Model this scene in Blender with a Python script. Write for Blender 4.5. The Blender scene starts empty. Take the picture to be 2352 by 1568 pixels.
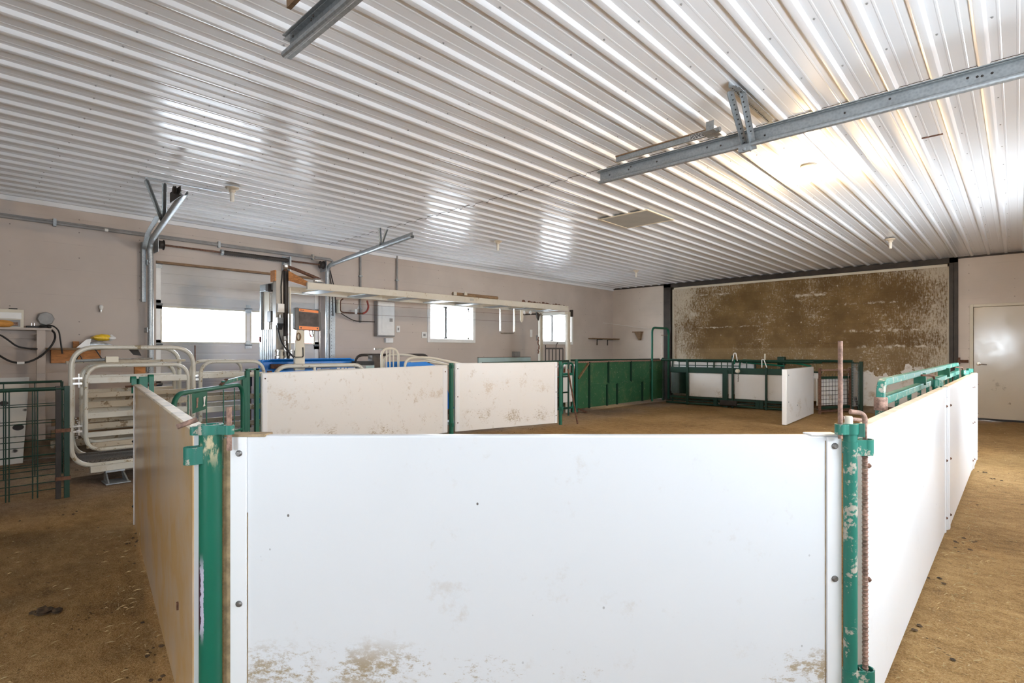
import bpy, math, random
from mathutils import Vector, Matrix
random.seed(7)
SC = bpy.context.scene
COL = SC.collection
# ------------------------------------------------------------------ survey of the place
# World: +Y runs along the ceiling ribs to the far wall, +X to the side wall by the passage,
# camera 1.22 m above the origin.  A sighting (px, py) is turned into a point on a real plane.
F, CX, HY, CH = 1241.0, 1176.0, 808.0, 1.22
TH = math.atan(1162 / 1241)
S, K = math.sin(TH), math.cos(TH)
def cam(X, d, z=0.0): return Vector((X * K - d * S, X * S + d * K, z))
def pd(px, py, d):
    v = cam((px - CX) / F * d, d); v.z = CH - (py - HY) / F * d; return v
def onx(px, py, x):
    a = (px - CX) / F; return pd(px, py, x / (a * K - S))
def ony(px, py, y):
    a = (px - CX) / F; return pd(px, py, y / (a * S + K))
def onz(px, py, z): return pd(px, py, (CH - z) * F / (py - HY))
XL, XR, YB, YF, ZC = -8.2, 0.95, 12.85, -2.6, 2.98

# ------------------------------------------------------------------ mesh helpers
def V(*a): return Vector(a)
def circ(r, n=10, ry=None):
    ry = ry or r
    return [(r * math.cos(2 * math.pi * i / n), ry * math.sin(2 * math.pi * i / n)) for i in range(n)]
def rect(w, h): return [(-w/2, -h/2), (w/2, -h/2), (w/2, h/2), (-w/2, h/2)]
def angle_iron(w, h, t): return [(0, 0), (w, 0), (w, t), (t, t), (t, h), (0, h)]
def channel(w, h, t): return [(0, 0), (w, 0), (w, t), (t, t), (t, h - t), (w, h - t), (w, h), (0, h)]
def fillet(pts, r, n=6):
    pts = [Vector(p) for p in pts]
    out = [pts[0]]
    for i in range(1, len(pts) - 1):
        p, a, b = pts[i], pts[i-1] - pts[i], pts[i+1] - pts[i]
        rr = min(r, a.length * .49, b.length * .49)
        s, e = p + a.normalized() * rr, p + b.normalized() * rr
        for k in range(n + 1):
            t = k / n
            out.append(s * (1-t)**2 + p * 2*t*(1-t) + e * t*t)
    out.append(pts[-1])
    return out
class MB:
    def __init__(self): self.v, self.f, self.mi, self.cur = [], [], [], 0
    def use(self, i): self.cur = i; return self
    def _add(self, vs, fs):
        b = len(self.v); self.v += [Vector(v) for v in vs]
        self.f += [tuple(b + i for i in f) for f in fs]; self.mi += [self.cur] * len(fs); return self
    def box(self, lo, hi):
        x0, y0, z0 = lo; x1, y1, z1 = hi
        return self._add([(x0,y0,z0),(x1,y0,z0),(x1,y1,z0),(x0,y1,z0),(x0,y0,z1),(x1,y0,z1),(x1,y1,z1),(x0,y1,z1)],
                         [(0,3,2,1),(4,5,6,7),(0,1,5,4),(1,2,6,5),(2,3,7,6),(3,0,4,7)])
    def slab(self, A, B, z0, z1, n0, n1):
        """upright slab over the ground line A-B, from n0 to n1 off that line (to its left side)"""
        A, B = Vector((A[0], A[1], 0)), Vector((B[0], B[1], 0))
        d = (B - A).normalized(); n = Vector((-d.y, d.x, 0))
        vs = []
        for z in (z0, z1):
            za, zb = z if isinstance(z, tuple) else (z, z)
            for q, zz in ((A + n*n0, za), (B + n*n0, zb), (B + n*n1, zb), (A + n*n1, za)): vs.append((q.x, q.y, zz))
        return self._add(vs, [(0,3,2,1),(4,5,6,7),(0,1,5,4),(1,2,6,5),(2,3,7,6),(3,0,4,7)])
    def sweep(self, path, prof, up=(0,0,1), caps=True, closed=False):
        path = [Vector(p) for p in path]; up = Vector(up); n = len(prof); m = len(path)
        vs = []
        lastS = None
        for i, p in enumerate(path):
            if closed: a, b = path[i-1], path[(i+1) % m]
            else: a, b = path[max(i-1, 0)], path[min(i+1, m-1)]
            T = (b - a)
            T = T.normalized() if T.length > 1e-9 else Vector((0,0,1))
            Sd = T.cross(up)
            if Sd.length < 1e-3:
                Sd = lastS if lastS is not None else T.cross(Vector((1,0,0)) if abs(T.x) < .9 else Vector((0,1,0)))
            Sd = Sd.normalized()
            if lastS is not None and Sd.dot(lastS) < 0: Sd = -Sd
            lastS = Sd
            U = Sd.cross(T).normalized()
            vs += [p + Sd * x + U * y for x, y in prof]
        fs = []
        for i in range(m if closed else m - 1):
            j = (i + 1) % m
            for k in range(n):
                l = (k + 1) % n
                fs.append((i*n+k, i*n+l, j*n+l, j*n+k))
        if caps and not closed:
            fs.append(tuple(range(n))[::-1]); fs.append(tuple((m-1)*n + k for k in range(n)))
        return self._add(vs, fs)
    def tube(self, path, r, n=10, up=(0,0,1), closed=False):
        return self.sweep(path, circ(r, n), up, closed=closed)
    def bar(self, a, b, w, h, up=(0,0,1)): return self.sweep([a, b], rect(w, h), up)
    def lathe(self, c, prof, n=16, axis='z', loop=False):
        """prof: [(radius, height)] about an axis through c"""
        vs = []
        for r, h in prof:
            for k in range(n):
                t = 2*math.pi*k/n; x, y = r*math.cos(t), r*math.sin(t)
                o = {'z': (x, y, h), 'x': (h, x, y), 'y': (y, h, x)}[axis]
                vs.append(Vector(c) + Vector(o))
        fs = []
        m = len(prof)
        for i in range(m if loop else m - 1):
            j = (i + 1) % m
            for k in range(n):
                l = (k+1) % n
                fs.append((i*n+k, i*n+l, j*n+l, j*n+k))
        if not loop: fs.append(tuple(range(n))[::-1]); fs.append(tuple((m-1)*n + k for k in range(n)))
        return self._add(vs, fs)
    def dome(self, c, nrm, r, h, n=8):
        """bolt or screw head lying on a surface"""
        nrm = Vector(nrm).normalized(); q = nrm.to_track_quat('Z', 'Y')
        vs, fs = [], []
        for rr, hh in ((r, 0), (r, h*.4), (r*.6, h)):
            for k in range(n):
                t = 2*math.pi*k/n; vs.append(Vector(c) + q @ Vector((rr*math.cos(t), rr*math.sin(t), hh)))
        for i in range(2):
            for k in range(n):
                l = (k+1) % n; fs.append((i*n+k, i*n+l, (i+1)*n+l, (i+1)*n+k))
        fs.append(tuple(2*n+k for k in range(n)))
        return self._add(vs, fs)
    def plate(self, pts, nrm, t):
        """flat polygon pts thickened by t along nrm"""
        nrm = Vector(nrm).normalized() * t; n = len(pts)
        pts = [Vector(p) for p in pts]
        return self._add(pts + [p + nrm for p in pts],
            [tuple(range(n))[::-1], tuple(n + i for i in range(n))] + [(i, (i+1) % n, n + (i+1) % n, n + i) for i in range(n)])
    def build(self, name, mat, parent=None, bevel=0, smooth=True, ang=35, seg=2):
        off = parent_world(parent) if parent else Vector((0,0,0))
        if not parent and self.v:
            xs = [v.x for v in self.v]; ys = [v.y for v in self.v]; zs = [v.z for v in self.v]
            off = Vector(((min(xs)+max(xs))/2, (min(ys)+max(ys))/2, min(zs)))
        me = bpy.data.meshes.new(name)
        me.from_pydata([tuple(v - off) for v in self.v], [], self.f)
        if isinstance(mat, (list, tuple)) and len(self.mi) == len(me.polygons): me.polygons.foreach_set('material_index', self.mi)
        me.update()
        bm = __import__('bmesh').new(); bm.from_mesh(me)
        __import__('bmesh').ops.recalc_face_normals(bm, faces=bm.faces); bm.to_mesh(me); bm.free()
        if smooth:
            me.polygons.foreach_set('use_smooth', [True] * len(me.polygons))
            me.set_sharp_from_angle(angle=math.radians(ang))
        for q in (mat if isinstance(mat, (list, tuple)) else [mat]): me.materials.append(q)
        o = bpy.data.objects.new(name, me); COL.objects.link(o)
        if parent: o.parent = parent
        else: o.location = off
        if bevel:
            b = o.modifiers.new('Bevel', 'BEVEL'); b.width = bevel; b.segments = seg; b.limit_method = 'ANGLE'
        return o
def parent_world(p):
    v = Vector((0,0,0))
    while p is not None: v += p.location; p = p.parent
    return v
def tag(o, label, cat, group=None, kind=None):
    o['label'] = label; o['category'] = cat
    if group: o['group'] = group
    if kind: o['kind'] = kind
    return o
def thing(name, label, cat, loc, group=None, kind=None):
    o = bpy.data.objects.new(name, None); COL.objects.link(o); o.location = Vector(loc); o.empty_display_size = .1
    return tag(o, label, cat, group, kind)
def struct(o, label=None):
    o['kind'] = 'structure'
    if label: o['label'] = label
    return o
def copy_thing(o, loc, label):
    c = o.copy(); COL.objects.link(c); c.location = Vector(loc); c['label'] = label
    for ch in [x for x in COL.objects if x.parent == o]:
        d = ch.copy(); COL.objects.link(d); d.parent = c
        for g in [x for x in COL.objects if x.parent == ch]:
            e = g.copy(); COL.objects.link(e); e.parent = d
    return c

# ------------------------------------------------------------------ materials
class NT:
    def __init__(self, name, rough=.5, metal=0.0, spec=.5, col=(.5,.5,.5)):
        self.m = bpy.data.materials.new(name); self.m.use_nodes = True
        self.t = self.m.node_tree; self.b = self.t.nodes['Principled BSDF']
        self.set('Roughness', rough); self.set('Metallic', metal); self.set('Specular IOR Level', spec)
        self.set('Base Color', (*col, 1))
        g = self.t.nodes.new('ShaderNodeNewGeometry'); self.pos = g.outputs['Position']
        self._sep = None
    def set(self, k, v):
        if hasattr(v, 'is_output'): self.t.links.new(v, self.b.inputs[k])
        else: self.b.inputs[k].default_value = v
    def lk(self, a, i):
        if hasattr(a, 'is_output'): self.t.links.new(a, i)
        elif isinstance(a, (tuple, list)) and len(a) == 3 and i.type == 'RGBA': i.default_value = (*a, 1)
        else: i.default_value = a
    @property
    def xyz(self):
        if self._sep is None:
            n = self.t.nodes.new('ShaderNodeSeparateXYZ'); self.lk(self.pos, n.inputs[0]); self._sep = n.outputs
        return self._sep
    def stretch(self, sx, sy, sz):
        n = self.t.nodes.new('ShaderNodeVectorMath'); n.operation = 'MULTIPLY'
        self.lk(self.pos, n.inputs[0]); n.inputs[1].default_value = (sx, sy, sz); return n.outputs[0]
    def noise(self, scale, detail=4, rough=.6, vec=None, dist=0.0):
        n = self.t.nodes.new('ShaderNodeTexNoise'); self.lk(vec or self.pos, n.inputs['Vector'])
        n.inputs['Scale'].default_value = scale; n.inputs['Detail'].default_value = detail
        n.inputs['Roughness'].default_value = rough; n.inputs['Distortion'].default_value = dist
        return n.outputs['Fac']
    def voro(self, scale, vec=None, rnd=1.0):
        n = self.t.nodes.new('ShaderNodeTexVoronoi'); self.lk(vec or self.pos, n.inputs['Vector'])
        n.inputs['Scale'].default_value = scale; n.inputs['Randomness'].default_value = rnd
        return n.outputs['Distance']
    def math(self, op, a, b=0.0, clamp=False):
        n = self.t.nodes.new('ShaderNodeMath'); n.operation = op; n.use_clamp = clamp
        self.lk(a, n.inputs[0]); self.lk(b, n.inputs[1]); return n.outputs[0]
    def step(self, v, a, b, lo=0.0, hi=1.0):
        n = self.t.nodes.new('ShaderNodeMapRange'); n.interpolation_type = 'SMOOTHSTEP'
        self.lk(v, n.inputs['Value']); n.inputs['From Min'].default_value = a; n.inputs['From Max'].default_value = b
        n.inputs['To Min'].default_value = lo; n.inputs['To Max'].default_value = hi; return n.outputs[0]
    def mul(self, a, b): return self.math('MULTIPLY', a, b)
    def mix(self, f, a, b):
        n = self.t.nodes.new('ShaderNodeMix'); n.data_type = 'RGBA'
        self.lk(f, n.inputs[0]); self.lk(a, n.inputs[6]); self.lk(b, n.inputs[7]); return n.outputs[2]
    def ramp(self, f, stops):
        n = self.t.nodes.new('ShaderNodeValToRGB'); self.lk(f, n.inputs[0]); e = n.color_ramp.elements
        while len(e) < len(stops): e.new(.5)
        for q, (p, c) in zip(e, stops): q.position = p; q.color = (*c, 1)
        return n.outputs[0]
    def bump(self, h, strength=.3, dist=.01):
        n = self.t.nodes.new('ShaderNodeBump'); n.inputs['Strength'].default_value = strength
        n.inputs['Distance'].default_value = dist; self.lk(h, n.inputs['Height'])
        self.t.links.new(n.outputs[0], self.b.inputs['Normal'])
def simple(name, col, rough=.5, metal=0.0, var=.15, scale=20, bump=0.0):
    n = NT(name, rough, metal)
    f = n.noise(scale, 5)
    n.set('Base Color', n.mix(n.step(f, .3, .7), tuple(c*(1-var) for c in col), tuple(min(1, c*(1+var)) for c in col)))
    if bump: n.bump(f, bump, .004)
    return n.m
def painted(name, col, wear, rough=.45, amount=.62, scale=14, dirt=None):
    """paint with chips that show what is under it"""
    n = NT(name, rough)
    a = n.noise(scale, 8, .7); b = n.noise(scale*5, 4, .6)
    w = n.step(n.math('ADD', n.mul(a, .75), n.mul(b, .25)), amount, amount + .05)
    base = n.mix(n.noise(3, 3), tuple(c*.8 for c in col), tuple(min(1, c*1.2) for c in col))
    if dirt: base = n.mix(n.step(n.noise(6, 6, .65), .5, .75, 0, .7), base, dirt)
    n.set('Base Color', n.mix(w, base, wear)); n.set('Roughness', n.step(w, 0, 1, rough, .85)); n.bump(a, .15, .003)
    return n.m
def plastic(name, col=(.84,.85,.86), dirt=(.40,.28,.15), film=0.0, smear=.35, band=None, specks=.5, rough=.32, bmp=.05):
    """white plastic board: thin overall film of dust, smears, dark specks, a scuffed band at some height"""
    n = NT(name, rough)
    big = n.noise(1.7, 5, .6); fine = n.noise(22, 8, .7); mid = n.noise(7, 6, .65, n.stretch(1, 1, 2.2))
    c = n.mix(n.step(big, .35, .7, film*.75, film*1.15), col, dirt)
    sm = n.mul(n.step(n.mul(n.noise(5, 8, .72), n.math('ADD', fine, .5)), .58, .8), smear)
    c = n.mix(sm, c, (.46, .36, .24))
    for q_, (z0, z1, amt) in enumerate(band if isinstance(band, list) else [band] if band else []):
        z = n.xyz[2]
        bm_ = n.mul(n.step(z, z0 - .05, z0 + .02), n.step(z, z1 - .03, z1 + .08, 1, 0))
        blot = n.step(n.math('ADD', n.mul(n.noise(3.7, 3), .50), n.mul(n.noise(46, 7, .8, n.stretch(.7, .7, 1.3)), .50)), .53, .61)
        c = n.mix(n.mul(n.mul(bm_, blot), amt), c, (.36, .27, .15) if q_ == 0 else (.52, .40, .26))
    sp = n.step(n.mul(n.voro(16, n.stretch(1, 1, .8)), n.math('ADD', n.noise(2.2, 2), .5)), .045, .065, 1, 0)
    sp = n.mul(sp, n.step(n.noise(3.1, 3), .5, .62))
    c = n.mix(n.mul(sp, specks), c, (.09, .07, .06))
    n.set('Base Color', c); n.set('Roughness', n.step(big, .3, .7, rough - .04, rough + .08)); n.bump(mid, bmp, .004)
    return n.m
M = {}
M['panel_white'] = plastic('white_plastic_scuffed', col=(.74,.76,.78), smear=.28, band=(.235, .30, .9), specks=.9)
M['panel_tan'] = plastic('white_plastic_tan', dirt=(.52,.335,.155), film=1.0, smear=.05, specks=.35, rough=.20, bmp=0.0)  # tan tone over the whole board, varied by large noise
M['panel_warm'] = plastic('white_plastic_stained', col=(.84,.83,.805), film=.05, smear=.75, band=[(.12, .3, .75), (.58, .78, .5)], specks=.8)
M['panel_clean'] = plastic('white_plastic_clean', smear=.12, specks=.5)
M['panel_far'] = plastic('white_plastic_far_boards', col=(.80,.79,.77), film=.08, smear=.25, band=(.1, .35, .6), specks=.4)
M['edge_wood'] = simple('dirty_board_edge', (.36,.26,.15), .8, var=.3, scale=30, bump=.3)
M['green'] = painted('green_enamel', (.003,.112,.064), (.38,.32,.24), amount=.65, scale=9)
M['green_worn_lit'] = painted('green_enamel_worn_lit', (.016,.165,.118), (.42,.38,.31), amount=.535, scale=18)  # chipped paint; its lighter, bluer base carries the daylight on the right post
M['green_dark_shaded'] = painted('dark_green_enamel_shaded', (.004,.034,.019), (.11,.07,.042), amount=.63, scale=12)  # darker copy of the green; dim light on back items is in the colour
M['green_sheet'] = painted('mid_green_sheet_steel', (.028,.115,.048), (.40,.40,.31), amount=.585, scale=16, dirt=(.13,.17,.08))
M['rust'] = simple('rusty_steel', (.30,.185,.14), .8, .2, .45, 60, .4)
M['rust_brown'] = simple('brown_rusted_steel', (.13,.06,.035), .8, .1, .4, 40, .3)
M['steel_dark'] = simple('dark_painted_steel', (.030,.022,.017), .55, .1, .3, 5)
M['galv'] = NT('galvanised_steel', .42, .65)
_g = M['galv']; _f = _g.voro(60); _g.set('Base Color', _g.mix(_f, (.30,.325,.335), (.44,.465,.475))); _g.set('Roughness', _g.step(_g.noise(12, 5), .3, .7, .36, .55)); M['galv'] = _g.m
M['alloy'] = painted('weathered_aluminium', (.58,.55,.47), (.32,.25,.15), .34, .56, 10, dirt=(.42,.345,.23))
M['alloy_dirty'] = painted('soiled_aluminium_slat', (.41,.345,.25), (.20,.14,.08), .5, .54, 9, dirt=(.30,.225,.13))
M['beam'] = painted('weathered_cream_beam', (.58,.545,.46), (.30,.22,.13), .42, .60, 12, dirt=(.45,.38,.27))
M['post_beige'] = painted('beige_grey_steel', (.40,.365,.31), (.22,.16,.10), .45, .62, 12)
M['cap_tan'] = simple('grimy_board_top', (.56,.47,.35), .5, 0, .25, 12)
M['bolt_steel'] = simple('dull_bolt_steel', (.20,.19,.18), .4, .7, .3, 60)
M['cream'] = painted('cream_painted_steel', (.66,.60,.48), (.36,.22,.12), .5, .64, 12)
M['blue'] = simple('blue_plastic', (.005,.185,.60), .35, 0, .12, 3)
M['white'] = simple('white_enamel', (.80,.79,.76), .35, 0, .05, 6)
M['black'] = simple('black_rubber', (.018,.016,.015), .6, 0, .3, 20)
M['brown_box'] = simple('dark_brown_plastic', (.085,.062,.045), .6, 0, .2, 10)
M['grey'] = simple('grey_plastic', (.28,.27,.26), .5, 0, .12, 10)
M['orange'] = simple('orange_plastic', (.85,.22,.02), .4, 0, .05, 10)
M['yellow'] = simple('yellow_printed_film', (.85,.55,.02), .4, 0, .15, 40)
M['pale_blue'] = painted('pale_blue_paint', (.42,.55,.54), (.20,.13,.09), .6, .62, 16)
M['chain'] = simple('chrome_steel', (.6,.58,.55), .25, .9, .2, 30)
M['red'] = simple('red_hose', (.30,.045,.03), .5, 0, .2, 20)
M['hatch'] = simple('grey_hatch_board', (.40,.39,.35), .6, 0, .06, 6)
M['clod'] = simple('dark_dung', (.085,.052,.026), .9, 0, .5, 40, .6)
M['straw'] = simple('straw', (.50,.36,.17), .7, 0, .3, 9)
M['mat'] = simple('black_mat_with_grit', (.10,.085,.07), .85, 0, .7, 90, .8)
def wood(name, col):
    n = NT(name, .65); g = n.noise(3, 6, .6, n.stretch(14, 3, 14), .6)
    n.set('Base Color', n.mix(n.step(g, .3, .7), tuple(c*.62 for c in col), tuple(c*1.15 for c in col))); n.bump(g, .2, .004); return n.m
M['wood'] = wood('varnished_board', (.50,.205,.060)); M['wood_brown'] = wood('weathered_board', (.25,.15,.075)); M['wood_orange'] = wood('orange_board', (.60,.27,.05))
# walls: painted boarding, faint horizontal joints, nail heads in columns
def wall_mat(name, col, axis):
    n = NT(name, .62)
    u = n.xyz[axis]; z = n.xyz[2]
    c = n.mix(n.step(n.noise(.8, 4, .55), .35, .68), tuple(a*.90 for a in col), tuple(a*1.06 for a in col))
    c = n.mix(n.step(n.noise(9, 6, .7, n.stretch(.5,.5,3)), .60, .82, 0, .35), c, tuple(a*.72 for a in col))
    j = n.math('PINGPONG', n.math('ADD', z, 20.0), .152)
    line = n.mul(n.step(j, 0.0, .004, 1, 0), n.step(n.noise(1.3, 3), .42, .6))
    fu = n.math('PINGPONG', n.math('ADD', u, 20.17), .305); fz = n.math('PINGPONG', n.math('ADD', z, 20.06), .0762)
    r = n.math('SQRT', n.math('ADD', n.mul(fu, fu), n.mul(fz, fz)))
    dot = n.mul(n.step(r, .005, .009, 1, 0), n.step(n.noise(5.3, 1), .46, .56))
    c = n.mix(n.mul(line, .30), c, tuple(a*.5 for a in col)); c = n.mix(n.mul(dot, .75), c, (.12,.10,.09))
    # splashes of dirt low on the boards
    low = n.mul(n.step(z, .25, .9, 1, 0), n.step(n.noise(2.4, 6, .7), .4, .65))
    c = n.mix(n.mul(low, .55), c, (.25,.17,.10))
    n.set('Base Color', c); n.bump(n.math('SUBTRACT', n.mul(n.noise(40, 4), .3), line), .25, .004); return n.m
M['wall_left'] = wall_mat('taupe_painted_boards', (.535,.455,.395), 1)
M['wall_back'] = wall_mat('pale_painted_boards', (.62,.535,.46), 0)
n = NT('dirty_concrete', .9); n.set('Base Color', n.ramp(n.noise(4, 7, .7), [(.3,(.10,.065,.035)),(.7,(.27,.19,.12))])); n.bump(n.noise(20,6), .4, .01); M['curb'] = n.m
n = NT('ceiling_white_metal', .20, 0, .75, (.83,.84,.855)); n.bump(n.noise(1, 3, .5, n.stretch(26, .35, 1)), .12, .004); M['ceiling'] = n.m
# brown, dung-splashed wall panel with pale boarding showing through
n = NT('splashed_brown_panel', .75)
x, z = n.xyz[0], n.xyz[2]
fl_ = n.noise(26, 6, .75, n.stretch(1, 1, 1)); vs = n.noise(7, 5, .7, n.stretch(13, 1, 1.6)); hs = n.noise(7, 6, .75, n.stretch(1.1, 1, 11)); big = n.noise(1.1, 4, .6)
brown = n.mix(n.step(n.noise(2.2, 6, .65), .3, .7), (.125,.068,.017), (.215,.130,.042))
brown = n.mix(n.step(n.math('PINGPONG', n.math('ADD', z, 20), .10), 0, .006, .5, 0), brown, (.08,.045,.015))
edge = n.step(n.math('ABSOLUTE', n.math('ADD', x, 3.7)), 1.5, 2.75, 0, .13)
topz = n.step(z, 2.3, 2.8, 0, .035)
wv = n.math('ADD', n.math('ADD', n.mul(vs, .40), n.mul(fl_, .32)), n.math('ADD', n.mul(big, .28), n.math('ADD', edge, topz)))
wh = n.math('ADD', n.math('ADD', n.mul(hs, .48), n.mul(fl_, .30)), n.mul(big, .22))
w = n.math('MAXIMUM', n.step(wv, .535, .66, 0, .75), n.step(wh, .572, .60, 0, .95))
ln = None
for z0, xa_, xb_, h_ in ((2.21, -2.9, -1.7, .012), (1.65, -2.6, -1.0, .016), (1.82, -5.9, -4.4, .010), (2.62, -5.9, -5.0, .014), (1.33, -2.4, -1.1, .018), (2.45, -3.6, -2.9, .02)):
    m_ = n.mul(n.step(n.math('ABSOLUTE', n.math('ADD', n.math('SUBTRACT', z, z0), n.mul(n.math('SUBTRACT', n.noise(9, 5, .75), .5), .16))), h_ * .4, h_ * 1.9, 1, 0), n.mul(n.step(x, xa_ - .1, xa_ + .1), n.step(x, xb_ - .1, xb_ + .1, 1, 0)))
    m_ = n.mul(m_, n.step(n.math('ADD', n.mul(n.noise(6, 4, .7, n.stretch(1, 1, .2)), .7), n.mul(fl_, .3)), .46, .60))
    ln = m_ if ln is None else n.math('MAXIMUM', ln, m_)
w = n.math('MAXIMUM', w, ln)
dr = n.mul(n.step(n.voro(5.5, n.stretch(1,1,.7)), .05, .09, 1, 0), n.step(fl_, .45, .55))
w = n.math('MAXIMUM', w, dr)
lowp = n.mul(n.step(z, 1.28, 1.33, 1, 0), .30); c = n.mix(lowp, brown, (.34,.24,.12))
c = n.mix(w, c, (.60,.53,.42))
patch = n.math('ADD', n.step(x, -2.75, -2.25), n.step(x, -1.9, -1.0, 0, -.22))
ph = n.math('ADD', n.math('ADD', .80, n.mul(n.math('SUBTRACT', n.noise(2.6, 5, .6), .5), 1.5)), n.step(n.math('ABSOLUTE', n.math('ADD', x, 2.15)), .05, .5, .16, 0))
pm = n.mul(patch, n.math('GREATER_THAN', n.math('SUBTRACT', ph, z), 0))
c = n.mix(n.math('MINIMUM', pm, 1.0), c, n.mix(n.step(n.noise(5, 6, .7), .5, .72), (.72,.68,.62), (.42,.30,.18)))
n.set('Base Color', c); n.bump(fl_, .3, .006); M['splash'] = n.m
# dirt floor
n = NT('packed_dirt_floor', .92, 0, .25)
a = n.noise(.9, 5, .6); b = n.noise(9, 7, .7, n.stretch(1, 1.6, 1)); d = n.noise(70, 4, .7)
f = n.math('ADD', n.math('ADD', n.mul(a, .34), n.mul(b, .40)), n.mul(d, .26))
c = n.ramp(f, [(.34,(.14,.074,.025)), (.48,(.36,.203,.070)), (.60,(.52,.325,.134)), (.74,(.66,.46,.23))])
grey = n.mul(n.step(n.xyz[0], -6.3, -5.0, 1, 0), n.step(n.noise(.55, 3), .35, .6, .25, .85))
c = n.mix(grey, c, n.ramp(f, [(.36,(.13,.085,.06)), (.5,(.26,.19,.15)), (.7,(.42,.34,.28))]))
rim = n.mul(n.step(n.noise(1.3, 5, .6), .48, .7), n.step(n.xyz[1], -1, 2.5, .8, .1))
c = n.mix(rim, c, (.095,.050,.018))
sp = n.mul(n.step(n.voro(34), .10, .16, 1, 0), n.step(n.noise(6, 3), .46, .62))
gr = n.noise(160, 3, .7); c = n.mix(n.step(gr, .52, .70, 0, .55), c, (.60,.44,.24)); c = n.mix(n.step(gr, .48, .32, 0, .55), c, (.09,.05,.02))
c = n.mix(n.mul(sp, .8), c, (.66,.50,.29))
dk = n.mul(n.step(n.voro(21, n.stretch(1,1.7,1)), .13, .22, 1, 0), n.step(n.noise(3.3, 4), .50, .62))
c = n.mix(n.mul(dk, .7), c, (.06,.035,.017))
n.set('Base Color', c); n.bump(n.math('ADD', n.math('ADD', n.mul(b, .7), n.mul(d, .5)), n.mul(gr, .3)), .9, .035); M['floor'] = n.m
# glass that lets the daylight straight through
g = bpy.data.materials.new('window_glass'); g.use_nodes = True; t = g.node_tree; t.nodes.clear()
o_ = t.nodes.new('ShaderNodeOutputMaterial'); mx = t.nodes.new('ShaderNodeMixShader'); tr = t.nodes.new('ShaderNodeBsdfTransparent'); gl = t.nodes.new('ShaderNodeBsdfGlossy'); fr = t.nodes.new('ShaderNodeValue'); fr.outputs[0].default_value = .05
gl.inputs['Roughness'].default_value = .02; t.links.new(fr.outputs[0], mx.inputs[0]); t.links.new(tr.outputs[0], mx.inputs[1]); t.links.new(gl.outputs[0], mx.inputs[2]); t.links.new(mx.outputs[0], o_.inputs[0])
M['glass'] = g
def emit(name, col, s):
    n = NT(name, .3); n.set('Base Color', (*col, 1)); n.set('Emission Color', (*col, 1)); n.set('Emission Strength', s); return n.m
M['bulb_lit'] = emit('lit_lamp', (1.0,.70,.38), 1700.0)
M['bulb_off'] = simple('frosted_lamp', (.70,.66,.58), .3, 0, .03, 5); M['lamp_base'] = simple('yellowed_lampholder', (.56,.48,.37), .45, 0, .1, 20)
SKY, EXPO = 20.0, 0.82
# ------------------------------------------------------------------ the building
def wall_cells(b, axis, pos0, pos1, u0, u1, z0, z1, holes):
    """boarded wall between pos0 and pos1 on one axis, spanning u and z, with openings cut out"""
    us = sorted({u0, u1, *[h[0] for h in holes], *[h[1] for h in holes]})
    for a, c in zip(us, us[1:]):
        m = (a + c) / 2
        cuts = sorted([(h[2], h[3]) for h in holes if h[0] < m < h[1]])
        z = z0
        for q0, q1 in cuts + [(z1, z1)]:
            if q0 > z + 1e-4:
                if axis == 'x': b.box((pos0, a, z), (pos1, c, q0))
                else: b.box((a, pos0, z), (c, pos1, q0))
            z = q1
    return b
DOOR_Y = (1.97, 4.24, 0.0, 2.40)
WIN1 = (6.45, 7.58, 1.46, 2.14); WIN2 = (9.80, 10.93, 1.46, 2.14)
struct(wall_cells(MB(), 'x', XL - .16, XL, YF - .16, YB + .4, 0, ZC + .1, [DOOR_Y, WIN1, WIN2]).build('wall_left', M['wall_left'], smooth=False))
BIG = (-6.66, -.80, 0, ZC); MAN = (-.64, .36, 0, 2.08)
struct(wall_cells(MB(), 'y', YB, YB + .16, XL, XR + .16, 0, ZC + .1, [BIG, MAN]).build('wall_back', M['wall_back'], smooth=False))
SIDE = (1.20, 3.90, 0, 2.40); WIN5_ADDED = (6.4, 8.8, 1.1, 2.0); WIN4_ADDED = (-1.2, -.5, 1.25, 1.85)  # both windows here are added, out of view, to bring in fill daylight
struct(wall_cells(MB(), 'x', XR, XR + .16, YF - .16, YB, 0, ZC + .1, [SIDE, WIN4_ADDED, WIN5_ADDED]).build('wall_right', M['wall_left'], smooth=False))
WIN3 = (-1.15, -.15, .95, 2.0)
struct(wall_cells(MB(), 'y', YF - .16, YF, XL, XR, 0, ZC + .1, [WIN3]).build('wall_front', M['wall_left'], smooth=False))
struct(MB().box((BIG[0] - .2, YB + .30, 0), (BIG[1] + .2, YB + .40, ZC + .1)).build('wall_behind_panel', M['steel_dark'], smooth=False))
# floor: packed dirt, banked up a little along the left and far walls
fb = MB(); nx, ny = 96, 160
rnd = random.Random(3)
def floor_h(x, y):
    h = .012 * math.sin(x*2.1 + .7*math.sin(y*1.3)) * math.sin(y*1.7 + x) + .006 * math.sin(x*7 + y*3)
    h = min(h, 0.0) - .004
    return h
for j in range(ny + 1):
    for i in range(nx + 1):
        x = XL - .1 + (XR - XL + .2) * i / nx; y = YF - .1 + (YB - YF + .5) * j / ny
        fb.v.append(Vector((x, y, floor_h(x, y))))
for j in range(ny):
    for i in range(nx):
        q = j*(nx+1) + i; fb.f.append((q, q+1, q+nx+2, q+nx+1))
struct(fb.build('floor', M['floor'], ang=180))
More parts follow.
